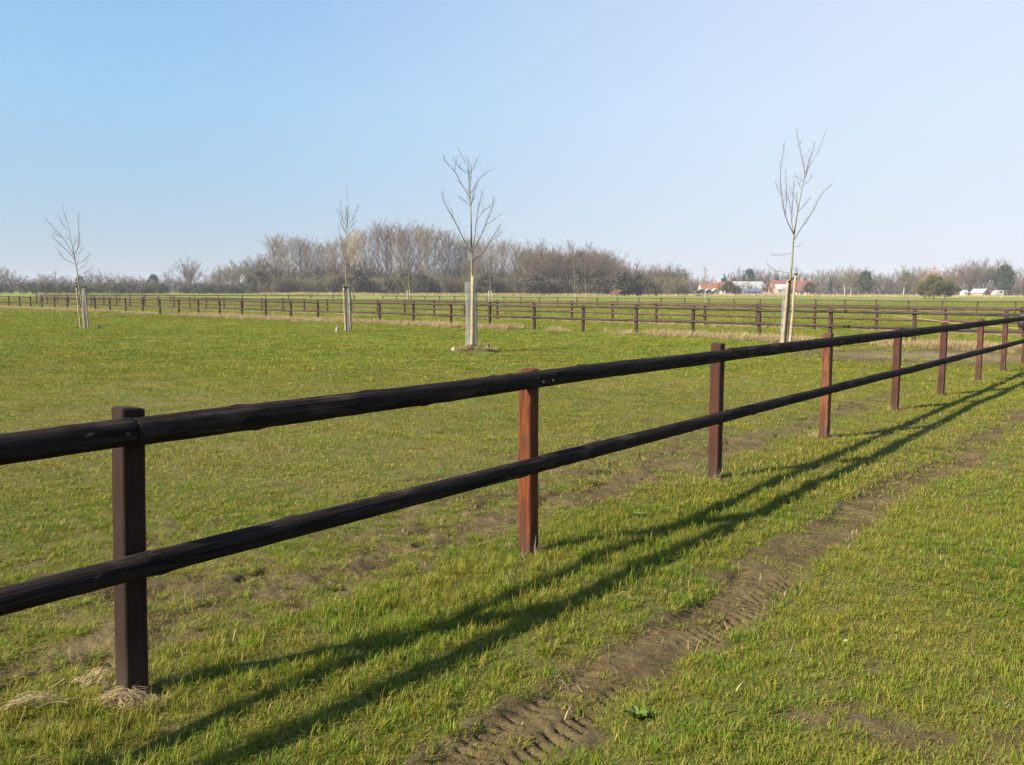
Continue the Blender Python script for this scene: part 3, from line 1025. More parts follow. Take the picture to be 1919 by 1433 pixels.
# left tree
D1 = 38.0
young_tree("leftmost young tree, bare crown leaning left", TREES_XY[0], D1 / FPX / 5.306, (497, 1297),
    [(497, 1297), (482, 1000), (462, 875), (452, 700), (438, 600), (412, 420), (398, 290), (366, 190), (355, 95)],
    [[(438, 600), (350, 500), (270, 430), (250, 385)], [(438, 590), (400, 510), (345, 400), (270, 320), (190, 210)], [(440, 580), (480, 490), (488, 330), (480, 270), (492, 170)],
     [(440, 600), (500, 520), (520, 500)], [(450, 660), (550, 605), (570, 540)], [(455, 710), (530, 660), (560, 625)], [(460, 770), (550, 735), (600, 680)],
     [(440, 660), (340, 610), (300, 530), (280, 500)], [(345, 400), (300, 390), (255, 360)], [(400, 330), (350, 300), (325, 210)]], 201, .048)
tree_guard("leaning pale stakes and netting around the leftmost young tree", TREES_XY[0], [(-.14, -.05, 1.92, -.12, .036), (.17, -.02, 1.90, -.07, .034)], (.05, .02, .10, 1.75), 1.8, 211)
# second tree
D2 = 35.6
young_tree("young tree before the pale poplars, upright narrow crown", TREES_XY[1], D2 / FPX / 4.777, (293, 1345),
    [(296, 1345), (288, 940), (287, 720), (296, 560), (300, 430), (312, 330), (314, 180), (300, 120), (312, 75)],
    [[(290, 700), (260, 640), (255, 560), (238, 490), (232, 410)], [(300, 430), (268, 360), (255, 280), (248, 190)], [(302, 430), (340, 360), (372, 310), (395, 240), (415, 200)],
     [(305, 440), (350, 400), (385, 350)], [(288, 720), (340, 680), (375, 620), (408, 530)], [(300, 420), (292, 350), (300, 260)], [(296, 480), (250, 400), (255, 340)], [(298, 500), (345, 455), (365, 435)],
     [(268, 350), (240, 300), (218, 260)], [(285, 760), (262, 735), (220, 700)]], 202, .045)
tree_guard("two pale stakes with netting around the narrow young tree", TREES_XY[1], [(-.06, -.07, 1.92, -.06, .042), (.12, -.02, 1.90, -.03, .045)], (.06, .03, .10, 1.8), 1.8, 212)
# middle tree
D3 = 23.9
young_tree("tallest-looking middle young tree on a soil mound, spreading crown", TREES_XY[2], D3 / FPX / 3.333, (352, 1300),
    [(352, 1300), (351, 860), (347, 690), (345, 450), (340, 360), (335, 220), (330, 180), (295, 130), (262, 60)],
    [[(345, 700), (290, 600), (235, 490), (180, 400), (168, 345)], [(348, 770), (430, 690), (470, 610), (520, 540), (530, 515)], [(450, 645), (500, 600), (540, 570)],
     [(347, 690), (400, 610), (440, 520), (475, 430), (482, 370)], [(440, 525), (480, 500), (515, 470)], [(347, 700), (370, 600), (375, 510), (400, 390), (418, 330)],
     [(340, 360), (280, 270), (245, 200), (185, 145), (178, 105)], [(245, 200), (255, 150), (262, 110)], [(341, 350), (380, 290), (395, 250), (460, 210)], [(335, 220), (370, 170), (385, 130)],
     [(343, 430), (290, 370), (270, 360)], [(345, 770), (290, 730), (255, 700)], [(348, 800), (280, 780), (262, 760)], [(335, 215), (280, 190), (262, 175)], [(376, 510), (420, 440), (470, 405)], [(235, 490), (225, 430)]], 203, .058)
tree_guard("pale stake and grey netting at the middle mounded tree", TREES_XY[2], [(.0, -.16, 2.02, .03, .052)], (-.03, .02, .165, 1.86), 2.0, 213)
# right tree
D4 = 28.4
young_tree("tall young tree beside the houses, forked top and long bare trunk", TREES_XY[3], D4 / FPX / 3.115, (232, 1310),
    [(232, 1310), (240, 930), (248, 830), (250, 690), (265, 560), (285, 430), (297, 340), (318, 300), (345, 250), (375, 190), (405, 90)],
    [[(297, 340), (290, 270), (265, 160), (240, 60)], [(300, 340), (320, 250), (340, 190), (345, 150)], [(258, 695), (300, 620), (350, 550), (385, 460), (440, 410)],
     [(249, 690), (235, 600), (238, 480), (240, 400), (245, 350)], [(250, 680), (200, 580), (175, 440), (165, 350), (185, 190)], [(175, 450), (150, 410), (140, 380)],
     [(247, 775), (180, 790), (125, 785)], [(244, 885), (150, 880), (110, 840)], [(200, 570), (205, 450), (192, 300)], [(270, 540), (310, 500), (335, 460)], [(290, 400), (320, 370), (345, 340)],
     [(250, 750), (270, 742), (288, 735)], [(235, 560), (225, 500), (200, 440)], [(295, 370), (250, 340), (230, 350)]], 204, .060)
tree_guard("tall pale stakes with black cap around the tree beside the houses", TREES_XY[3], [(-.13, -.05, 2.12, .10, .055), (.10, -.08, 2.36, .10, .050)], (-.07, .05, .11, 1.9), 1.9, 214)

# small things by the trees
def stone(label, x, y, r, seed, sq=.7):
    rng = np.random.default_rng(seed)
    mb = MB()
    V = []; F = []
    nu, nv = 9, 6
    for i in range(nv + 1):
        for j in range(nu):
            a = j * 2 * math.pi / nu; b = -math.pi / 2 + math.pi * i / nv
            q = r * (1 + rng.normal(0, .09))
            V.append((q * math.cos(b) * math.cos(a), q * math.cos(b) * math.sin(a) * .8, q * math.sin(b) * sq))
    for i in range(nv):
        for j in range(nu):
            F.append((i * nu + j, i * nu + (j + 1) % nu, (i + 1) * nu + (j + 1) % nu, (i + 1) * nu + j))
    mb.add(V, F)
    return tag(link("stone", mb.mesh("stone", M_STONE, True), None, (x, y, gz1(x, y) + r * .35), (0, 0, rng.uniform(0, 6))), label, "stone")
stone("pale stone on the soil mound left of the middle tree", TREES_XY[2][0] - .50, TREES_XY[2][1] - .15, .085, 1)
stone("white stone in the dead grass under the second fence at right", 12.3, 30.5, .10, 2)
stone("whitish pebble in the grass right of the wheel track", 1.62, 4.05, .010, 4)

def stump(label, x, y, w, h, mat, tilt):
    mb = MB()
    prof = [(0, -.1), (0, h * .5), (.01, h)]
    mb.tube([(p[0], 0, p[1]) for p in prof], [w, w * .95, w * .85], 7)
    mb.box((w * .2, 0, h + .012), (w * 1.1, w * .8, .025))
    o = link("stump", mb.mesh("stump", mat), None, (x, y, gz1(x, y)), (0, tilt, .4))
    return tag(o, label, "stump")
stump("short grey wooden peg left of the narrow young tree", -7.12, 35.3, .075, .22, simple_mat("weathered peg", (.30, .25, .19), (.20, .16, .12), 9), .05)
stump("dark peg on the right of the middle tree's mound", TREES_XY[2][0] + .42, TREES_XY[2][1] - .1, .06, .16, simple_mat("dark wet peg", (.05, .04, .035), (.09, .07, .06), 9), .15)
stump("dark low peg right of the leftmost young tree", TREES_XY[0][0] + .62, TREES_XY[0][1] - .1, .07, .13, simple_mat("dark peg", (.07, .06, .05), (.1, .08, .06), 9), .3)

# soil mound round the middle tree
def mound(label, cx, cy, R_, h, seed):
    rng = np.random.default_rng(seed)
    V = []; so = []
    nr, na = 16, 44
    for i in range(nr + 1):
        q = i / nr
        for j in range(na):
            a = j * 2 * math.pi / na
            rr = R_ * q * (1 + .22 * math.sin(2 * a + 1) + .12 * math.sin(5 * a))
            x_, y_ = cx + rr * math.cos(a), cy + rr * math.sin(a) * .8
            V.append((x_, y_))
    V = np.array(V); q = np.repeat(np.arange(nr + 1) / nr, na)
    z_ = sheet_z(V[:, 0], V[:, 1]) - .02 + h * (1 - q ** 2) ** 1.2 + (fbm(V[:, 0] * 6, V[:, 1] * 6, seed, 3) - .5) * .14 * (1 - q)
    F = [(i * na + j, i * na + (j + 1) % na, (i + 1) * na + (j + 1) % na, (i + 1) * na + j) for i in range(nr) for j in range(na)]
    mb = MB(); mb.add(np.c_[V, z_], F)
    me_ = mb.mesh("soil_mound", M_GROUND, True)
    for nm, arr in (("soil", np.clip(1.0 - .4 * fbm(V[:, 0] * 3, V[:, 1] * 3, 5, 2), 0, 1)), ("dry", np.full(len(V), .35))):
        at = me_.attributes.new(nm, 'FLOAT', 'POINT'); at.data.foreach_set("value", arr.astype(np.float32))
    o = tag(link("soil_mound", me_), label, "soil mound")
    k = 60
    a = rng.uniform(0, 6.28, k); rr = R_ * (.45 + .6 * rng.uniform(size=k))
    x_, y_ = cx + rr * np.cos(a), cy + rr * np.sin(a) * .8
    sc_ = rng.uniform(.35, .8, k)
    scatter("dry_grass", "tufts of dead grass on the soil mound under the middle tree", "dry grass", P_straw[:3] + P_near[6:9], x_, y_, sheet_z(x_, y_) + h * .35, np.stack([rng.normal(0, .2, k), rng.normal(0, .2, k), rng.uniform(0, 6.28, k)], -1), np.repeat(sc_[:, None], 3, 1), rng.integers(0, 6, k))
mound("low brown soil mound around the foot of the middle young tree", TREES_XY[2][0] + .05, TREES_XY[2][1] - .12, .62, .14, 61)

# rosette weed on the bare track
def weed(label, x, y, n, r, seed):
    rng = np.random.default_rng(seed)
    root = thing("weed_plant", label, "plant", (x, y, gz1(x, y)))
    for k in range(n):
        a = k * 2.4 + rng.normal(0, .2); L = r * rng.uniform(.55, 1.0); w = L * .30
        el = rng.uniform(.35, 1.1)
        mb = MB(); V = []; F = []
        for i in range(6):
            t = i / 5; ww = w * math.sin(math.pi * min(.08 + t * .92, 1)) ** .7
            zc = .012 + L * t * math.sin(el) - .5 * L * t * t * math.sin(el) * 1.2
            V += [(L * t, -ww, zc + .008), (L * t, 0, zc), (L * t, ww, zc + .008)]
        for i in range(5):
            b = i * 3
            F += [(b, b + 1, b + 4, b + 3), (b + 1, b + 2, b + 5, b + 4)]
        mb.add(V, F)
        link("leaf", mb.mesh("leaf", M_LEAF, True), root, (0, 0, 0), (0, 0, a))
    return root
weed("low broad-leaved weed rosette on the bare wheel track", .50, 3.28, 22, .052, 5)
weed("small leafy weed in the turf behind the second near post", .95, 6.35, 9, .07, 6)

# rope sagging between two posts of the second fence, bucket at the right end of the near fence
mb = MB()
ra, rb = np.array([13.0, 29.3, .93]), np.array([18.8, 24.6, .62])
t = np.linspace(0, 1, 18)
pts = ra + (rb - ra) * t[:, None]; pts[:, 2] -= .16 * np.sin(math.pi * t)
mb.tube(pts, np.full(18, .006), 5)
tag(link("rope", mb.mesh("rope", M_ROPE)), "faded orange rope sagging along the second fence at right", "rope")
bx, by = 12.22, 20.82
bk = thing("feed_bucket", "black rubber bucket hanging under the near top rail at far right", "bucket", (bx, by, .88))
mb = MB()
prof = [(.005, 0), (.10, .005), (.145, .05), (.165, .16), (.175, .24), (.165, .24), (.155, .16), (.135, .06), (.005, .02)]
V = []; F = []; nu = 20
for (r_, z_) in prof:
    V += [(r_ * math.cos(j * 2 * math.pi / nu), r_ * math.sin(j * 2 * math.pi / nu), z_) for j in range(nu)]
for i in range(len(prof) - 1):
    for j in range(nu):
        F.append((i * nu + j, i * nu + (j + 1) % nu, (i + 1) * nu + (j + 1) % nu, (i + 1) * nu + j))
V = [(a_ * .72, b_ * .72, c_ * .72) for a_, b_, c_ in V]
mb.add(V, F)
link("bucket_body", mb.mesh("bucket_body", M_RUBBER, True), bk)
mb = MB()
a = np.linspace(0, math.pi, 13)
mb.tube(np.stack([.122 * np.cos(a), 0 * a, .16 + .13 * np.sin(a)], -1), np.full(13, .006), 6)
link("handle", mb.mesh("handle", M_WIRE, True), bk)

# ------------------------------------------------------------------ far trees
def wx(px, D):
    """metres to the side of the view axis for a thing seen px pixels across the frame at distance D"""
    return (px - 959.5) / FPX * D
def top_of(py, px, D):
    """height above datum of a point seen at row py"""
    return EYE + (HORIZON_Y + .0045 * (px - 959.5) - py) / FPX * D

def bare_tree_meshes(seed, H, kind, mt, mc):
    rng = np.random.default_rng(seed)
    T = MB(); C = MB()
    tw = []
    def limb(p, d, L, r, lvl, nseg=3, up=.25):
        pts = [p]; q = np.array(p); dd = np.array(d)
        for k in range(nseg):
            dd = dd + np.array([rng.normal(0, .10), rng.normal(0, .10), up * .5])
            dd /= np.linalg.norm(dd)
            q = q + dd * L / nseg
            pts.append(q.copy())
        (T if lvl < 1 else C).tube(pts, np.linspace(r, r * .35, nseg + 1), 6 if lvl < 1 else 3, False)
        return np.array(pts), dd
    def twig(p, d, L, w):
        s = np.cross(d, np.array([rng.normal(), rng.normal(), rng.normal()])); s /= np.linalg.norm(s) + 1e-9
        tw.append(p - s * w); tw.append(p + s * w); tw.append(p + d * L)
    def spray(pts, n, L, w, up):
        for k in range(n):
            t = rng.uniform(.15, 1) * (len(pts) - 1); i = min(int(t), len(pts) - 2)
            p = pts[i] + (pts[i + 1] - pts[i]) * (t - i)
            d = (pts[i + 1] - pts[i]); d = d / np.linalg.norm(d) * .6 + np.array([rng.normal(0, .55), rng.normal(0, .55), rng.normal(up, .4)])
            d /= np.linalg.norm(d)
            twig(p, d, L * rng.uniform(.5, 1.2), w)
    if kind == 'poplar':
        sway = rng.normal(0, .25, 2)
        zz = np.linspace(-.5, H * .93, 9)
        tp = np.stack([sway[0] * (zz / H) ** 2 + rng.normal(0, .06, 9), sway[1] * (zz / H) ** 2 + rng.normal(0, .06, 9), zz], -1)
        T.tube(tp, np.linspace(.0135 * H, .0015 * H, 9), 7)
        nb = 46
        for k in range(nb):
            f = .28 + .68 * (k / nb) ** .9
            i = f * .97 * 8; j = min(int(i), 7); p = tp[j] + (tp[j + 1] - tp[j]) * (i - j)
            a = k * 2.4 + rng.normal(0, .4)
            L = H * (.10 + .17 * math.sin(math.pi * min(max((f - .2) / .85, 0), 1)) ** .8) * rng.uniform(.7, 1.2)
            d = np.array([math.cos(a) * .75, math.sin(a) * .75, .85])
            pts, dd = limb(p, d / np.linalg.norm(d), L, .0032 * H, 1, 3, .3)
            for q in range(5):
                i2 = rng.integers(1, 4); a2 = a + rng.normal(0, .9)
                d2 = np.array([math.cos(a2) * .7, math.sin(a2) * .7, .7 + rng.normal(0, .2)])
                p2, _ = limb(pts[i2] * rng.uniform(.6, 1) + pts[i2 - 1] * 0 if False else pts[i2], d2 / np.linalg.norm(d2), L * rng.uniform(.35, .6), .0013 * H, 1, 2, .3)
                spray(p2, 9, .055 * H, .00105 * H, .7)
            spray(pts, 8, .055 * H, .00105 * H, .6)
        spray(tp[6:], 30, .06 * H, .0011 * H, .9)
    elif kind == 'broad':
        zz = np.linspace(-.4, H * .42, 5)
        tp = np.stack([rng.normal(0, .08, 5), rng.normal(0, .08, 5), zz], -1)
        T.tube(tp, np.linspace(.017 * H, .010 * H, 5), 7)
        nb = 22
        for k in range(nb):
            f = rng.uniform(.45, 1.0)
            p = tp[0] + (tp[-1] - tp[0]) * f
            a = k * 2.4 + rng.normal(0, .4); el = rng.uniform(.25, 1.35)
            d = np.array([math.cos(a) * math.cos(el), math.sin(a) * math.cos(el), math.sin(el)])
            L = H * rng.uniform(.38, .56)
            pts, dd = limb(p, d, L, .0065 * H, 1, 4, .22)
            for q in range(9):
                i2 = rng.integers(1, 5); a2 = rng.uniform(0, 6.28)
                d2 = dd * .6 + np.array([math.cos(a2) * .6, math.sin(a2) * .6, .5 + rng.normal(0, .3)])
                p2, _ = limb(pts[i2], d2 / np.linalg.norm(d2), L * rng.uniform(.22, .42), .002 * H, 1, 2, .15)
                spray(p2, 15, .075 * H, .0017 * H, .35)
    elif kind == 'scrub':
        for k in range(18):
            a = rng.uniform(0, 6.28); q0 = rng.uniform(0, .12) * H
            d = np.array([math.cos(a) * rng.uniform(.1, .75), math.sin(a) * rng.uniform(.1, .75), 1.0])
            pts, dd = limb(np.array([q0 * math.cos(a), q0 * math.sin(a), -.3]), d / np.linalg.norm(d), H * rng.uniform(.6, 1.0), .008 * H, 0 if k < 5 else 1, 4, .05)
            for q in range(9):
                i2 = rng.integers(1, 5); a2 = rng.uniform(0, 6.28)
                d2 = np.array([math.cos(a2) * .8, math.sin(a2) * .8, .45 + rng.normal(0, .3)])
                p2, _ = limb(pts[i2], d2 / np.linalg.norm(d2), H * rng.uniform(.15, .32), .003 * H, 1, 2, .1)
                spray(p2, 22, .11 * H, .0032 * H, .3)
    if tw:
        C.tris(np.array(tw))
    return T.mesh("trunk", mt, True), C.mesh("crown", mc)

def leafy_meshes(seed, H, W, shape, mt, mc, n=2600, leaf=.20):
    """evergreens, ivy-clad and clipped hedge plants: leaf clumps through the crown's volume"""
    rng = np.random.default_rng(seed)
    T = MB(); T.tube([(0, 0, -.4), (0, 0, H * .45), (0, 0, H * .85)], [.02 * H, .014 * H, .004 * H], 6)
    cl = []
    nc = 60
    for k in range(nc):
        if shape == 'cone':
            z = H * (.08 + .9 * rng.uniform() ** 1.3); rr = W / 2 * (1.04 - z / H) ** .8
        elif shape == 'round':
            b = rng.uniform(-.75, 1); z = H * .55 + b * H * .42; rr = W / 2 * math.sqrt(max(1 - b * b, .05))
        else:
            z = H * rng.uniform(.12, .93); rr = W / 2 * rng.uniform(.8, 1.05)
        a = rng.uniform(0, 6.28); q = rr * rng.uniform(.35, 1.0)
        cl.append((q * math.cos(a), q * math.sin(a), z, rng.uniform(.09, .20) * min(W, H)))
    cl = np.array(cl)
    k = rng.integers(0, nc, n)
    v = rng.normal(size=(n, 3)); v /= np.linalg.norm(v, axis=1)[:, None]
    c = cl[k, :3] + v * cl[k, 3:4] * rng.uniform(.4, 1.1, (n, 1))
    u = rng.normal(size=(n, 3)); u /= np.linalg.norm(u, axis=1)[:, None]
    w = np.cross(u, rng.normal(size=(n, 3))); w /= np.linalg.norm(w, axis=1)[:, None]
    s = leaf * rng.uniform(.5, 1.2, (n, 1))
    V = np.stack([c - u * s, c + w * s * .7, c + u * s], 1).reshape(-1, 3)
    C = MB(); C.tris(V)
    return T.mesh("trunk", mt, True), C.mesh("crown", mc)

M_BK_PALE = simple_mat("pale poplar bark", (.40, .36, .28), (.28, .25, .19), 1.5)
M_BK_DARK = simple_mat("dark bark", (.13, .11, .09), (.19, .16, .12), 1.5)
M_TW_PALE = simple_mat("pale grey-brown twigs", (.205, .160, .105), (.150, .118, .080), .8)
M_TW_RED = simple_mat("red-brown twigs", (.135, .088, .062), (.105, .074, .054), .8)
M_TW_OLIVE = simple_mat("olive mossy twigs", (.150, .135, .075), (.115, .10, .062), .8)
M_TW_DARK = simple_mat("dark grey twigs", (.092, .074, .052), (.072, .060, .044), .8)
M_TW_GOLD = simple_mat("golden willow shoots", (.42, .31, .13), (.33, .24, .11), .8)
M_TW_ORANGE = simple_mat("orange willow shoots", (.38, .215, .125), (.30, .17, .10), .8)
M_TW_WILLOW = simple_mat("olive willow shoots", (.105, .100, .036), (.075, .070, .028), .8)
M_EVER = simple_mat("evergreen foliage", (.030, .048, .028), (.045, .062, .035), .8)
M_EVER_BLUE = simple_mat("blue-green conifer foliage", (.035, .055, .045), (.025, .04, .032), .8)
M_HEDGE = simple_mat("hedge twigs", (.075, .072, .052), (.055, .058, .045), 1.2)
M_SCRUB_D = simple_mat("dark ivy and bramble", (.055, .052, .034), (.078, .066, .045), .8)

PR = {
 'pop_pale': [bare_tree_meshes(700 + i, 22, 'poplar', M_BK_PALE, M_TW_PALE) for i in range(4)],
 'pop_red': [bare_tree_meshes(710 + i, 20, 'poplar', M_BK_DARK, M_TW_RED) for i in range(2)],
 'pop_gold': [bare_tree_meshes(720, 20, 'poplar', M_BK_PALE, M_TW_GOLD)],
 'brd_dark': [bare_tree_meshes(730 + i, 14, 'broad', M_BK_DARK, M_TW_DARK) for i in range(3)],
 'brd_red': [bare_tree_meshes(740 + i, 14, 'broad', M_BK_DARK, M_TW_RED) for i in range(3)],
 'brd_olive': [bare_tree_meshes(750 + i, 14, 'broad', M_BK_PALE, M_TW_OLIVE) for i in range(3)],
 'scr_olive': [bare_tree_meshes(760 + i, 7, 'scrub', M_BK_DARK, M_TW_OLIVE) for i in range(3)],
 'scr_dark': [bare_tree_meshes(770 + i, 7, 'scrub', M_BK_DARK, M_TW_DARK) for i in range(2)],
 'scr_orange': [bare_tree_meshes(780, 7, 'scrub', M_BK_DARK, M_TW_ORANGE)],
 'ever': [leafy_meshes(790 + i, 10, 7.5, 'round', M_BK_DARK, M_EVER, 3000, .42) for i in range(2)],
 'cone': [leafy_meshes(795, 10, 4.2, 'cone', M_BK_DARK, M_EVER_BLUE, 2600, .36)],
 'willow': [leafy_meshes(820 + i, 7, 8, 'round', M_BK_DARK, M_TW_WILLOW, 6500, .22) for i in range(2)],
 'ivy': [leafy_meshes(797 + i, 7, 7, 'round', M_BK_DARK, M_SCRUB_D, 2400, .40) for i in range(2)],
 'hedge': [leafy_meshes(800 + i, 2.3, 2.3, 'box', M_BK_DARK, M_HEDGE, 900, .14) for i in range(4)],
}
BASEH = {'pop_pale': 22, 'pop_red': 20, 'pop_gold': 20, 'brd_dark': 14, 'brd_red': 14, 'brd_olive': 14, 'scr_olive': 7, 'scr_dark': 7, 'scr_orange': 7, 'ever': 10, 'cone': 10, 'ivy': 7, 'willow': 7, 'hedge': 2.3}
rt = random.Random(77)
def plant(name, kind, px, D, top_y, label, group=None, wide=1.0, cat="tree"):
    T, C = rt.choice(PR[kind])
    x = wx(px, D); y = D
    z = hz(x, y)
    H = max(top_of(top_y, px, D) - z, .8)
    k = H / BASEH[kind]
    if kind.startswith('brd'): k *= 1.22
    t = tag(link(name, None, None, (x, y, z), (0, 0, rt.uniform(0, 6.28)), (k * wide, k * wide, k)), label, cat, group)
    link("trunk", T, t); link("crown", C, t)
    return t

PROF_X = [480, 500, 520, 545, 570, 600, 620, 640, 665, 690, 720, 760, 785, 810, 840, 870, 900, 930, 950, 970, 1000, 1050, 1100, 1135, 1150, 1170, 1200, 1240, 1265, 1280, 1292]
PROF_Y = [488, 465, 440, 452, 437, 452, 456, 446, 440, 428, 424, 428, 420, 428, 436, 446, 446, 446, 452, 466, 472, 476, 473, 478, 488, 498, 502, 503, 502, 511, 530]
def prof(px): return float(np.interp(px, PROF_X, PROF_Y))

G1 = "trees of the bare wood behind the far fences"
# tall back and front rows
px = 498
while px < 985:
    kind = 'pop_gold' if abs(px - 672) < 7 else ('pop_pale' if rt.random() < .8 else 'pop_red')
    lab = {'pop_gold': "yellow-twigged poplar in the tall left half of the wood", 'pop_pale': "tall pale grey poplar in the left half of the wood", 'pop_red': "tall reddish poplar in the left half of the wood"}[kind]
    D = rt.uniform(300, 345)
    plant("poplar_tree", kind, px + rt.uniform(-4, 4), D, prof(px) + rt.uniform(-3, 14), lab, G1, rt.uniform(.85, 1.15))
    px += rt.uniform(9, 15)
px = 985
while px < 1150:
    plant("poplar_tree", 'pop_pale', px, rt.uniform(370, 400), prof(px) + rt.uniform(-3, 4), "pale treetop rising behind the red-brown middle of the wood", G1, rt.uniform(.9, 1.3))
    px += rt.uniform(8, 13)
px = 488
while px < 985:
    kind = rt.choice(['brd_dark', 'brd_olive', 'brd_olive', 'brd_red'])
    if px < 640: kind = rt.choice(['brd_dark', 'brd_dark', 'brd_red', 'brd_olive'])
    plant("woodland_tree", kind, px, rt.uniform(285, 310), rt.uniform(484, 510), {'brd_dark': "dark grey low tree under the poplars of the wood", 'brd_olive': "mossy olive low tree under the poplars of the wood", 'brd_red': "reddish low tree under the poplars of the wood"}[kind], G1, rt.uniform(.8, 1.1))
    px += rt.uniform(15, 27)
px = 985
while px < 1285:
    kind = rt.choice(['brd_red', 'brd_red', 'brd_dark', 'brd_olive'])
    plant("woodland_tree", kind, px, rt.uniform(285, 330), prof(px) + rt.uniform(0, 12), {'brd_dark': "dark grey tree in the low right half of the wood", 'brd_olive': "mossy olive tree in the low right half of the wood", 'brd_red': "red-brown tree in the low right half of the wood"}[kind], G1, rt.uniform(.85, 1.2))
    px += rt.uniform(7, 12)
px = 1000
while px < 1285:
    kind = rt.choice(['brd_red', 'brd_dark', 'brd_dark'])
    plant("woodland_tree", kind, px, rt.uniform(272, 285), prof(px) + rt.uniform(14, 28), {'brd_dark': "short dark tree along the front of the wood's right half", 'brd_red': "short red-brown tree along the front of the wood's right half"}[kind], G1, rt.uniform(.9, 1.2))
    px += rt.uniform(9, 15)
px = 486
G2 = "bushes along the foot of the wood"
while px < 1288:
    kind = rt.choice(['scr_olive', 'scr_olive', 'scr_dark', 'ivy'])
    if px > 900: kind = rt.choice(['scr_dark', 'ivy', 'ivy', 'scr_olive'])
    if px < 560: kind = rt.choice(['scr_olive', 'scr_dark', 'ivy'])
    plant("bush", kind, px, rt.uniform(268, 282), rt.uniform(510, 530), {'scr_olive': "olive twiggy bush at the foot of the wood", 'scr_dark': "dark bare bush at the foot of the wood", 'ivy': "dark evergreen bush at the foot of the wood"}[kind], G2, rt.uniform(.8, 1.3), "bush")
    px += rt.uniform(8, 14)
plant("bush", 'scr_orange', 1152, 258, 541, "tawny bush in front of the small gabled house by the wood", None, 1.6, "bush")

# brush that fills the depth of the wood
def brush(name, label, x0, x1, D0, D1, h0, h1, n, mat, seed, w=.09):
    r = np.random.default_rng(seed)
    D = r.uniform(D0, D1, n); p = r.uniform(x0, x1, n)
    x = (p - 959.5) / FPX * D; z0 = height(x, D)
    z = z0 + r.uniform(0, 1, n) ** 1.2 * r.uniform(h0, h1, n)
    d = np.stack([r.normal(0, .5, n), r.normal(0, .5, n), r.uniform(.3, 1.2, n)], -1); d /= np.linalg.norm(d, axis=1)[:, None]
    s = np.cross(d, r.normal(size=(n, 3))); s /= np.linalg.norm(s, axis=1)[:, None]
    P = np.stack([x, D, z], -1); L = r.uniform(.7, 2.2, (n, 1))
    V = np.stack([P - s * w, P + s * w, P + d * L], 1).reshape(-1, 3)
    me = bpy.data.meshes.new(name)
    fill_mesh(me, V, np.full(n, 3, np.int32), np.arange(3 * n, dtype=np.int32))
    me.materials.append(mat)
    return tag(link(name, me), label, "undergrowth", kind="stuff")
brush("undergrowth", "dense grey-brown twigs filling the wood's interior", 486, 1284, 300, 390, 4, 9, 85000, M_SCRUB_D, 91)
brush("undergrowth", "tangled olive brush along the front of the wood", 484, 1286, 270, 292, 2, 5.5, 55000, M_TW_OLIVE, 92, .06)
brush("undergrowth", "dark low brush below the hedge trees at far left", -40, 490, 330, 420, 2, 5, 26000, M_TW_DARK, 93)
brush("undergrowth", "grey brush behind the houses and right tree line", 1285, 1960, 380, 460, 2, 6, 40000, M_TW_DARK, 94)

# left skyline
G3 = "row of clipped bushes along the far left hedge"
for k, px in enumerate(np.arange(-14, 322, 12.5)):
    if k in (4, 13): continue
    plant("hedge_bush", 'hedge', px + rt.uniform(-2, 2), 240 + rt.uniform(-3, 3), 531 + rt.uniform(-1.5, 1.5), "clipped dark bush in the row along the far left hedge", G3, rt.uniform(.8, 1.1), "bush")
G3b = "clipped hedge bushes left of the wood"
for px in np.arange(346, 482, 9.5):
    plant("hedge_bush", 'hedge', px, 262 + rt.uniform(-2, 2), 532.5 + rt.uniform(-1, 1), "dark bush of the trimmed hedge just left of the wood", G3b, rt.uniform(1.0, 1.3), "bush")
G4 = "hazy trees on the far left skyline"
for (px, ty, kd, w) in [(-8, 512, 'brd_dark', 1), (12, 505, 'brd_olive', 1.1), (30, 515, 'brd_dark', 1), (52, 522, 'brd_dark', 1.2), (85, 517, 'brd_olive', 1.3), (105, 516, 'brd_dark', 1.2), (128, 520, 'brd_dark', 1.2), (170, 516, 'brd_olive', 1.1), (188, 514, 'brd_dark', 1.2), (210, 516, 'brd_red', 1.2), (232, 519, 'brd_olive', 1.3), (250, 520, 'brd_dark', 1.3), (270, 523, 'brd_dark', 1.3), (318, 513, 'brd_dark', .9), (338, 522, 'brd_red', 1.3)]:
    plant("skyline_tree", kd, px, 520, ty, "hazy bare tree on the far left skyline", G4, w)
plant("skyline_tree", 'ever', 155, 500, 518, "dark evergreen on the skyline behind the leftmost young tree", None, .9)
plant("skyline_tree", 'ever', 291, 430, 515, "dark rounded evergreen alone on the left skyline", None, 1.0)
plant("skyline_tree", 'brd_red', 354, 400, 494, "round bare tree standing alone left of the wood", None, 1.05)
plant("skyline_tree", 'brd_olive', 362, 405, 502, "second bare crown beside the lone round tree", None, 1.0)
G5 = "thin pale trees between the hedge and the wood"
px = 388
while px < 492:
    plant("poplar_tree", rt.choice(['pop_pale', 'brd_olive']), px, rt.uniform(350, 400), 513 - (px - 388) * .22 + rt.uniform(-5, 6), "slender grey tree between the trimmed hedge and the wood", G5, 1.2)
    px += rt.uniform(8, 12)

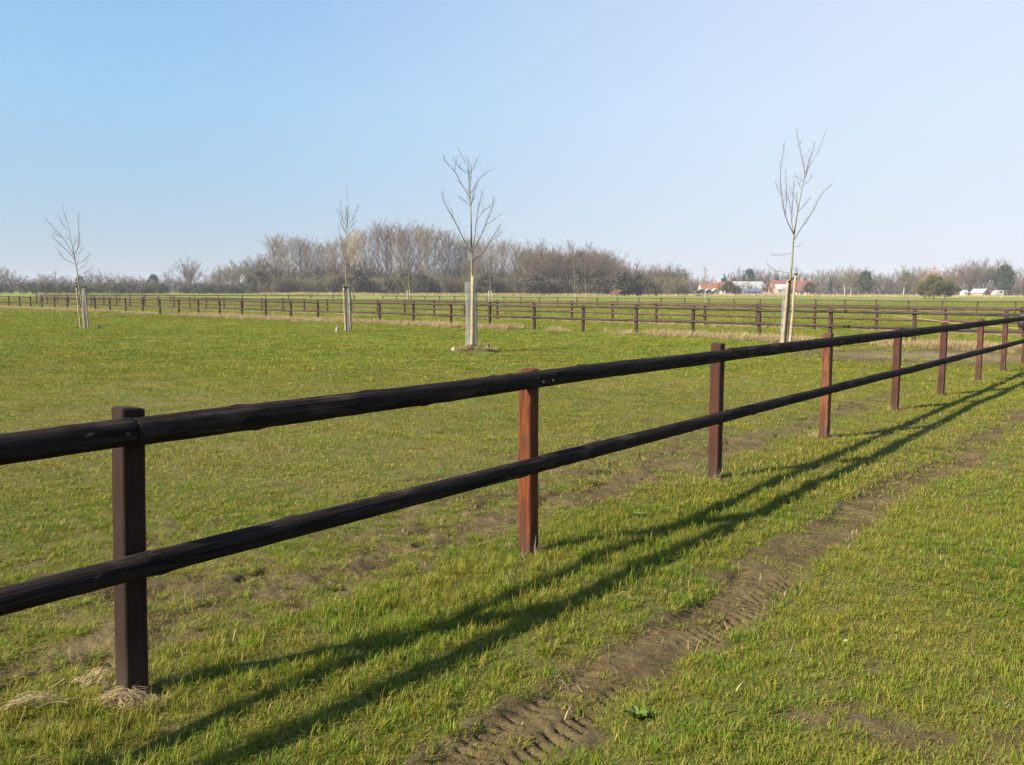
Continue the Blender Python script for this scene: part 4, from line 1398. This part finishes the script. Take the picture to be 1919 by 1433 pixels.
# right skyline
G6 = "bare trees behind the houses and along the right skyline"
RX = [1290, 1310, 1345, 1430, 1460, 1500, 1520, 1545, 1580, 1600, 1640, 1670, 1690, 1705, 1735, 1760, 1775, 1800, 1830, 1850, 1870, 1895, 1919, 1950]
RY = [528, 524, 526, 522, 520, 517, 513, 511, 507, 508, 518, 512, 507, 509, 512, 518, 508, 499, 502, 499, 500, 517, 511, 510]
px = 1500
while px < 1945:
    kd = rt.choice(['brd_olive', 'brd_red', 'brd_dark', 'brd_olive'])
    plant("skyline_tree", kd, px, rt.uniform(360, 420), float(np.interp(px, RX, RY)) + rt.uniform(-2, 9), {'brd_olive': "olive-grey bare tree on the right skyline", 'brd_red': "red-brown bare tree on the right skyline", 'brd_dark': "dark bare tree on the right skyline"}[kd], G6, rt.uniform(.9, 1.3))
    px += rt.uniform(8, 14)
for (px, ty, kd) in [(1296, 527, 'brd_olive'), (1303, 523, 'brd_olive'), (1320, 522, 'brd_red'), (1370, 516, 'brd_dark'), (1385, 510, 'brd_dark'), (1412, 508, 'brd_red'), (1424, 514, 'brd_red'), (1438, 513, 'brd_dark'), (1456, 512, 'brd_dark'), (1476, 516, 'brd_dark'), (1492, 512, 'brd_dark')]:
    plant("skyline_tree", kd, px, 430, ty, "hazy bare tree rising behind the red-roofed houses", G6, 1.1)
plant("conifer_tree", 'cone', 1353, 400, 514, "small dark conifer between the orange roof and the long grey roof", None, 1.0)
plant("conifer_tree", 'ever', 1399, 405, 505, "dark evergreen above the long grey roof", None, .62)
plant("conifer_tree", 'cone', 1552, 340, 520, "narrow dark cypress right of the tall young tree", None, .55)
plant("conifer_tree", 'ever', 1617, 350, 510, "broad blue-green conifer on the right skyline", None, .85)
plant("conifer_tree", 'ever', 1876, 360, 498, "big dark pine near the right edge of the skyline", None, .85)
plant("conifer_tree", 'ever', 1692, 380, 513, "dark fir left of the willow bush", None, .6)
plant("willow_bush", 'willow', 1745, 215, 516, "large rounded olive willow bush before the right skyline", None, 1.15, "bush")
plant("willow_bush", 'willow', 1766, 217, 526, "darker right half of the large willow bush clump", None, 1.2, "bush")
plant("willow_bush", 'willow', 1729, 218, 525, "smaller left part of the large willow bush clump", None, 1.2, "bush")
plant("pollard_willow", 'scr_orange', 1736, 300, 501, "orange-topped pollard willow behind the olive bush", None, .75)
for (px, ty) in [(1385, 529), (1402, 532), (1428, 533), (1374, 533), (1362, 528), (1440, 534), (1302, 538), (1346, 536), (1477, 535), (1512, 530), (1414, 537)]:
    plant("garden_bush", rt.choice(['ivy', 'scr_dark', 'brd_red', 'brd_dark']), px, 326, ty, "garden shrub or small tree in front of the farm buildings", "garden shrubs by the farm", 1.0, "bush")

# young trees with pale sleeves beyond the third fence
M_SLEEVE = simple_mat("pale tree sleeve", (.34, .32, .26), (.26, .24, .19), 3)
for (px, D, ty, lab) in [(766, 118, 470, "farther sleeved sapling in front of the wood, left of the middle tree"), (918, 108, 466, "farther sapling with two pale stakes right of the middle tree"), (1075, 126, 480, "left one of two sleeved saplings before the small gabled house"), (1095, 126, 484, "right one of two sleeved saplings before the small gabled house"), (1318, 112, 500, "thin sleeved sapling in front of the orange-roofed cottage")]:
    x = wx(px, D); z = hz(x, D); H = top_of(ty, px, D) - z
    rng = np.random.default_rng(int(px))
    t = thing("sapling_tree", lab, "tree", (x, D, z), group="far saplings")
    mb = MB(); tp = np.array([(0, 0, 0), (.02, 0, H * .4), (-.03, 0, H * .75), (.0, 0, H)]); mb.tube(tp, [.05, .04, .025, .008], 6)
    link("trunk", mb.mesh("trunk", M_BARK_YOUNG, True), t)
    mb = MB()
    for k in range(22):
        f = rng.uniform(.45, .95); a = rng.uniform(0, 6.28); L = H * rng.uniform(.10, .24)
        p = np.array([0, 0, H * f]); e = p + np.array([math.cos(a) * L * .5, math.sin(a) * L * .5, L * .85])
        mb.tube([p, p * .5 + e * .5 + [0, 0, -.04], e], [.012, .010, .006], 3, False)
    link("crown", mb.mesh("crown", M_TWIG_YOUNG), t)
    for dx in ((-.16, .14) if px in (766, 918) else (0.06,)):
        mb = MB(); hh = 1.9 if px in (766, 918, 1318) else 1.6
        mb.tube([(dx, -.05, -.1), (dx + .02, -.05, hh * .5), (dx, -.05, hh)], [.055, .052, .05], 8)
        link("stake", mb.mesh("stake", M_SLEEVE, True), t)

# ------------------------------------------------------------------ houses
M_WHITE = simple_mat("white render", (.46, .44, .40), (.36, .34, .31), 1.0)
M_CREAM = simple_mat("cream render", (.68, .58, .44), (.58, .50, .38), 1.0)
M_TILE_O = simple_mat("orange pantiles", (.245, .095, .055), (.19, .08, .05), 1.4)
M_TILE_R = simple_mat("weathered red tiles", (.19, .080, .058), (.145, .066, .05), 1.4)
M_GREYROOF = simple_mat("grey fibre-cement roof", (.33, .33, .32), (.25, .25, .24), 1.2)
M_PALEROOF = simple_mat("pale ridge sheets", (.46, .46, .44), (.38, .38, .36), 1.2)
M_DARKW = simple_mat("dark tarred boards", (.045, .045, .050), (.06, .06, .065), 1.2)
M_BLUEW = simple_mat("slate blue boards", (.10, .12, .17), (.085, .10, .14), 1.2)
M_BRICK = simple_mat("pink brick", (.42, .24, .17), (.34, .20, .15), 1.2)
M_GLASS = simple_mat("window glass", (.03, .035, .04), (.05, .055, .06), 1.0, .15, .5)
M_FRAME = simple_mat("window frame", (.70, .70, .68), (.6, .6, .58), 1.0)
M_DOOR = simple_mat("painted door", (.10, .14, .10), (.08, .11, .08), 1.0)

def house(name, label, px0, px1, D, ridge_y, eave_y, depth, wall, roof, yaw=0.0, windows=3, door=True, chimney=True, gable_front=False, cat="house", overhang=.35):
    x0, x1 = wx(px0, D), wx(px1, D)
    cx = (x0 + x1) / 2; W = x1 - x0
    z = hz(cx, D)
    he = max(top_of(eave_y, (px0 + px1) / 2, D) - z, 1.6); hr = max(top_of(ridge_y, (px0 + px1) / 2, D) - z, he + .8)
    h = thing(name, label, cat, (cx, D, z), yaw)
    if gable_front: hw, hd = W / 2, depth / 2
    else: hw, hd = W / 2, depth / 2
    mb = MB()
    V = [(-hw, -hd, -.3), (hw, -hd, -.3), (hw, hd, -.3), (-hw, hd, -.3), (-hw, -hd, he), (hw, -hd, he), (hw, hd, he), (-hw, hd, he)]
    F = [(0, 1, 5, 4), (1, 2, 6, 5), (2, 3, 7, 6), (3, 0, 4, 7)]
    if gable_front:
        V += [(0, -hd, hr - .05), (0, hd, hr - .05)]; F += [(4, 5, 8), (6, 7, 9)]
    else:
        V += [(-hw, 0, hr - .05), (hw, 0, hr - .05)]; F += [(4, 8, 7), (5, 6, 9)]
    mb.add(V, F)
    link("wall", mb.mesh("wall", wall), h)
    mb = MB()
    oh = overhang; th = .14
    for sgn in (-1, 1):
        if gable_front:
            k = (hr - he) / hw
            a = [(0, -hd - oh, hr), (0, hd + oh, hr), (sgn * (hw + oh), hd + oh, he - k * oh), (sgn * (hw + oh), -hd - oh, he - k * oh)]
        else:
            k = (hr - he) / hd
            a = [(-hw - oh, 0, hr), (hw + oh, 0, hr), (hw + oh, sgn * (hd + oh), he - k * oh), (-hw - oh, sgn * (hd + oh), he - k * oh)]
        a = np.array(a); lo = a - [0, 0, th]; hi = a + [0, 0, th * .3]
        mb.add(np.concatenate([lo, hi]), [(0, 1, 2, 3), (7, 6, 5, 4), (0, 4, 5, 1), (1, 5, 6, 2), (2, 6, 7, 3), (3, 7, 4, 0)])
    rf = link("roof", mb.mesh("roof", roof), h)
    if chimney:
        mb = MB(); mb.box((hw * .55, 0, hr + .35), (.7, .7, 1.5)); mb.box((hw * .55, 0, hr + 1.14), (.85, .85, .1))
        link("chimney", mb.mesh("chimney", M_BRICK), rf)
    n = windows
    for k in range(n):
        u = -hw + (k + .5 + (.5 if door and k >= n / 2 else 0)) * 2 * hw / (n + (1 if door else 0))
        wz = he * .55; ww, wh = min(1.1, hw * 2 / (n + 1) * .6), min(1.2, he * .42)
        mb = MB(); mb.box((u, -hd - .03, wz), (ww + .16, .06, wh + .16))
        f = link("window", mb.mesh("window", M_FRAME), h)
        mb = MB()
        for sx in (-1, 1):
            mb.box((u + sx * ww / 4, -hd - .066, wz), (ww / 2 - .06, .012, wh))
        link("pane", mb.mesh("pane", M_GLASS), f)
    if door:
        u = -hw + (n / 2 + .5) * 2 * hw / (n + 1) if n % 2 == 0 else -hw + ((n + 1) / 2) * 2 * hw / (n + 1)
        mb = MB(); mb.box((u, -hd - .03, 1.0), (.95, .06, 2.05))
        dr = link("door", mb.mesh("door", M_DOOR), h)
        mb = MB(); mb.box((u + .35, -hd - .075, 1.0), (.05, .03, .14))
        link("handle", mb.mesh("handle", M_FRAME), dr)
    return h

house("cottage", "low cottage with bright orange tiled roof left of the grey barn", 1308, 1346, 352, 530.5, 542, 7, M_WHITE, M_TILE_O, .12, 3)
house("garden_shed", "dark tarred gabled shed in front of the orange-roofed cottage, left one", 1303, 1316, 335, 541, 545.5, 4, M_DARKW, M_WHITE, 0, 1, False, False, True, "shed")
house("garden_shed", "dark tarred gabled shed in front of the orange-roofed cottage, middle one", 1319, 1329, 335, 541.5, 545.5, 4, M_DARKW, M_GREYROOF, 0, 1, False, False, True, "shed")
house("garden_shed", "dark tarred gabled shed in front of the orange-roofed cottage, right one", 1331, 1341, 335, 541, 545.5, 4, M_DARKW, M_WHITE, 0, 1, False, False, True, "shed")
house("cottage", "small white house with dull red roof right of the orange roof", 1347, 1367, 345, 528, 541, 6, M_WHITE, M_TILE_R, -.1, 2)
house("barn", "long barn with pale grey roof behind garden shrubs", 1367, 1424, 352, 527.5, 539.5, 10, M_BRICK, M_GREYROOF, .06, 4, True, False, False, "barn")
house("garden_shed", "slate blue flat shed in front of the long grey barn", 1389, 1421, 322, 543, 545.5, 4, M_BLUEW, M_BLUEW, 0, 3, False, False, False, "shed")
house("farmhouse", "large red-roofed farmhouse behind the tall young tree", 1442, 1514, 356, 525.5, 541, 10, M_BRICK, M_TILE_R, -.05, 5)
house("farm_annex", "white-roofed lean-to in front of the red-roofed farmhouse", 1450, 1469, 346, 533, 540.5, 5, M_BRICK, M_PALEROOF, 0, 2, False, False, False, "annex")
house("farm_annex", "cream low outbuilding at the right end of the red roof", 1484, 1504, 343, 541, 545, 5, M_CREAM, M_TILE_R, 0, 2, True, False, False, "outbuilding")
house("cottage", "small white gabled house peeping out of the wood", 1134, 1146, 276, 528, 539, 5, M_WHITE, M_GREYROOF, .3, 1, False, False, True)
house("garden_shed", "grey lean-to shelter at the right end of the wood", 1264, 1284, 285, 540.5, 543, 4, M_DARKW, M_GREYROOF, 0, 2, False, False, False, "shed")
house("garden_shed", "pale gabled greenhouse left of the caravan", 1822, 1840, 345, 541, 549, 5, M_BRICK, M_GREYROOF, .5, 1, False, False, True, "shed")
house("garden_shed", "low reddish shed between greenhouse and caravan", 1842, 1855, 350, 545, 549, 4, M_TILE_R, M_TILE_R, 0, 1, False, False, False, "shed")
house("garden_shed", "small white hut right of the willow bush", 1797, 1804, 345, 547, 550, 3, M_CREAM, M_GREYROOF, 0, 1, False, False, False, "shed")

# low pale garden wall before the farm, one thing
D = 330
wa, wb = wx(1388, D), wx(1474, D)
mb = MB()
zz_ = hz((wa + wb) / 2, D)
mb.box(((wa + wb) / 2, D, zz_ + .35), (wb - wa, .3, 1.1)); mb.box(((wa + wb) / 2, D, zz_ + .95), (wb - wa + .1, .42, .1))
for k in range(9):
    mb.box((wa + (wb - wa) * k / 8, D, zz_ + .45), (.5, .5, 1.35))
tag(link("garden_wall", mb.mesh("garden_wall", simple_mat("pale stone wall", (.52, .42, .33), (.40, .33, .26), 1))), "low pale garden wall in front of the farm buildings", "wall")

# caravan
D = 330
cx = wx(1864, D); cz = hz(cx, D)
cv = thing("caravan", "small white caravan parked at the right skyline", "caravan", (cx, D, cz), .1)
mb = MB()
pf = [(-1.75, .45), (-1.85, .9), (-1.35, 1.75), (-.6, 2.25), (1.55, 2.35), (1.75, 2.1), (1.8, .6), (1.7, .42)]
V = [(x_, -1, z_) for x_, z_ in pf] + [(x_, 1, z_) for x_, z_ in pf]; m = len(pf)
mb.add(V, [tuple(range(m)), tuple(range(2 * m - 1, m - 1, -1))] + [(k, k + m, (k + 1) % m + m, (k + 1) % m) for k in range(m)])
link("body", mb.mesh("body", M_WHITE), cv)
for (u, w_, wz, wh) in [(-.75, .5, 1.0, 1.25), (.65, 1.0, 1.65, .6)]:
    mb = MB(); mb.box((u, -1.02, wz + (.15 if u < 0 else 0)), (w_, .05, wh)); link("door" if u < 0 else "window", mb.mesh("panel", M_GLASS if u > 0 else M_GREYROOF), cv)
for sx in (-1, 1):
    mb = MB(); mb.tube([(.2, sx * .98 - .1, .32), (.2, sx * .98 + .1, .32)], [.32, .32], 14); link("wheel", mb.mesh("wheel", M_RUBBER, True), cv)
mb = MB(); mb.tube([(-1.8, 0, .5), (-2.9, 0, .45)], [.06, .05], 6); link("drawbar", mb.mesh("drawbar", M_RUBBER), cv)

# thin wire-fence posts far right, each its own thing
rp = random.Random(9)
M_PPOST = simple_mat("grey split post", (.42, .38, .32), (.3, .27, .23), 2)
mb = MB(); mb.tube([(0, 0, -.2), (.01, 0, .6), (0, 0, 1.35)], [.07, .065, .055], 6)
PP = mb.mesh("wire_fence_post", M_PPOST)
px = 1512
while px < 1925:
    D = 300
    x = wx(px, D)
    tag(link("wire_fence_post", PP, None, (x, D, hz(x, D)), (0, rp.uniform(-.03, .03), 0), (1, 1, rp.uniform(.85, 1.15))), "thin grey post of the wire fence below the right skyline", "fence post", "wire fence posts")
    px += rp.uniform(11, 16)

# pale rough grass at the foot of the wood and the skyline
def far_rough(name, label, x0, x1, D0, D1, n, seed, mat, hh=.9):
    r = np.random.default_rng(seed)
    D = r.uniform(D0, D1, n); p = r.uniform(x0, x1, n)
    x = (p - 959.5) / FPX * D; z = height(x, D)
    k = r.uniform(size=n) < sstep(.3, .6, fbm(x * .12, D * .12, seed, 3))
    x, D, z = x[k], D[k], z[k]; n = len(x)
    s = np.stack([r.normal(size=n), r.normal(size=n), np.zeros(n)], -1) * .06
    P = np.stack([x, D, z], -1)
    T = P + np.stack([r.normal(0, .2, n), r.normal(0, .2, n), r.uniform(.3, 1, n) * hh], -1)
    V = np.stack([P - s, P + s, T], 1).reshape(-1, 3)
    me = bpy.data.meshes.new(name)
    fill_mesh(me, V, np.full(n, 3, np.int32), np.arange(3 * n, dtype=np.int32))
    a = me.attributes.new("tint", 'FLOAT', 'POINT'); a.data.foreach_set("value", np.repeat(r.uniform(size=n), 3).astype(np.float32))
    me.materials.append(mat)
    return tag(link(name, me), label, "rough grass", kind="stuff")
far_rough("rough_grass", "fringe of pale dead grass along the foot of the wood", 470, 1300, 258, 268, 16000, 95, M_STRAW)
far_rough("rough_grass", "pale rough grass strip below the right skyline", 1290, 1960, 270, 320, 24000, 96, M_STRAW, .8)

# ------------------------------------------------------------------ haze: the air between here and the far trees
hm = bpy.data.materials.new("haze")
hm.use_nodes = True
hn = hm.node_tree
hn.nodes.clear()
ho = hn.nodes.new("ShaderNodeOutputMaterial")
pv = hn.nodes.new("ShaderNodeVolumePrincipled")
pv.inputs["Color"].default_value = (.70, .71, .78, 1)
pv.inputs["Density"].default_value = 0.00032
pv.inputs["Anisotropy"].default_value = 0.0
hn.links.new(pv.outputs[0], ho.inputs["Volume"])
mb = MB()
mb.box((0, 0, 15.0), (7600, 7600, 38.0))
tag(link("haze", mb.mesh("haze", hm)), "thin bluish spring haze over the fields", "haze", kind="stuff")

# ------------------------------------------------------------------ labels: number look-alikes from the left, so each label finds one
ONES = "first second third fourth fifth sixth seventh eighth ninth tenth eleventh twelfth thirteenth fourteenth fifteenth sixteenth seventeenth eighteenth nineteenth".split()
TENS = {2: ("twentieth", "twenty"), 3: ("thirtieth", "thirty"), 4: ("fortieth", "forty"), 5: ("fiftieth", "fifty")}
def ordinal(n):
    if n < 20: return ONES[n - 1]
    t, o = divmod(n, 10)
    return TENS[t][0] if o == 0 else TENS[t][1] + "-" + ONES[o - 1]
bpy.context.view_layer.update()
same = {}
for o in SC.objects:
    if o.parent is None and o.get("label") and o.get("group"):
        same.setdefault(o["label"], []).append(o)
for lab, L in same.items():
    if len(L) > 1:
        L.sort(key=lambda o: o.location.x / max(o.location.y, 1))
        for k, o in enumerate(L):
            o["label"] = ordinal(k + 1) + " from left: " + lab
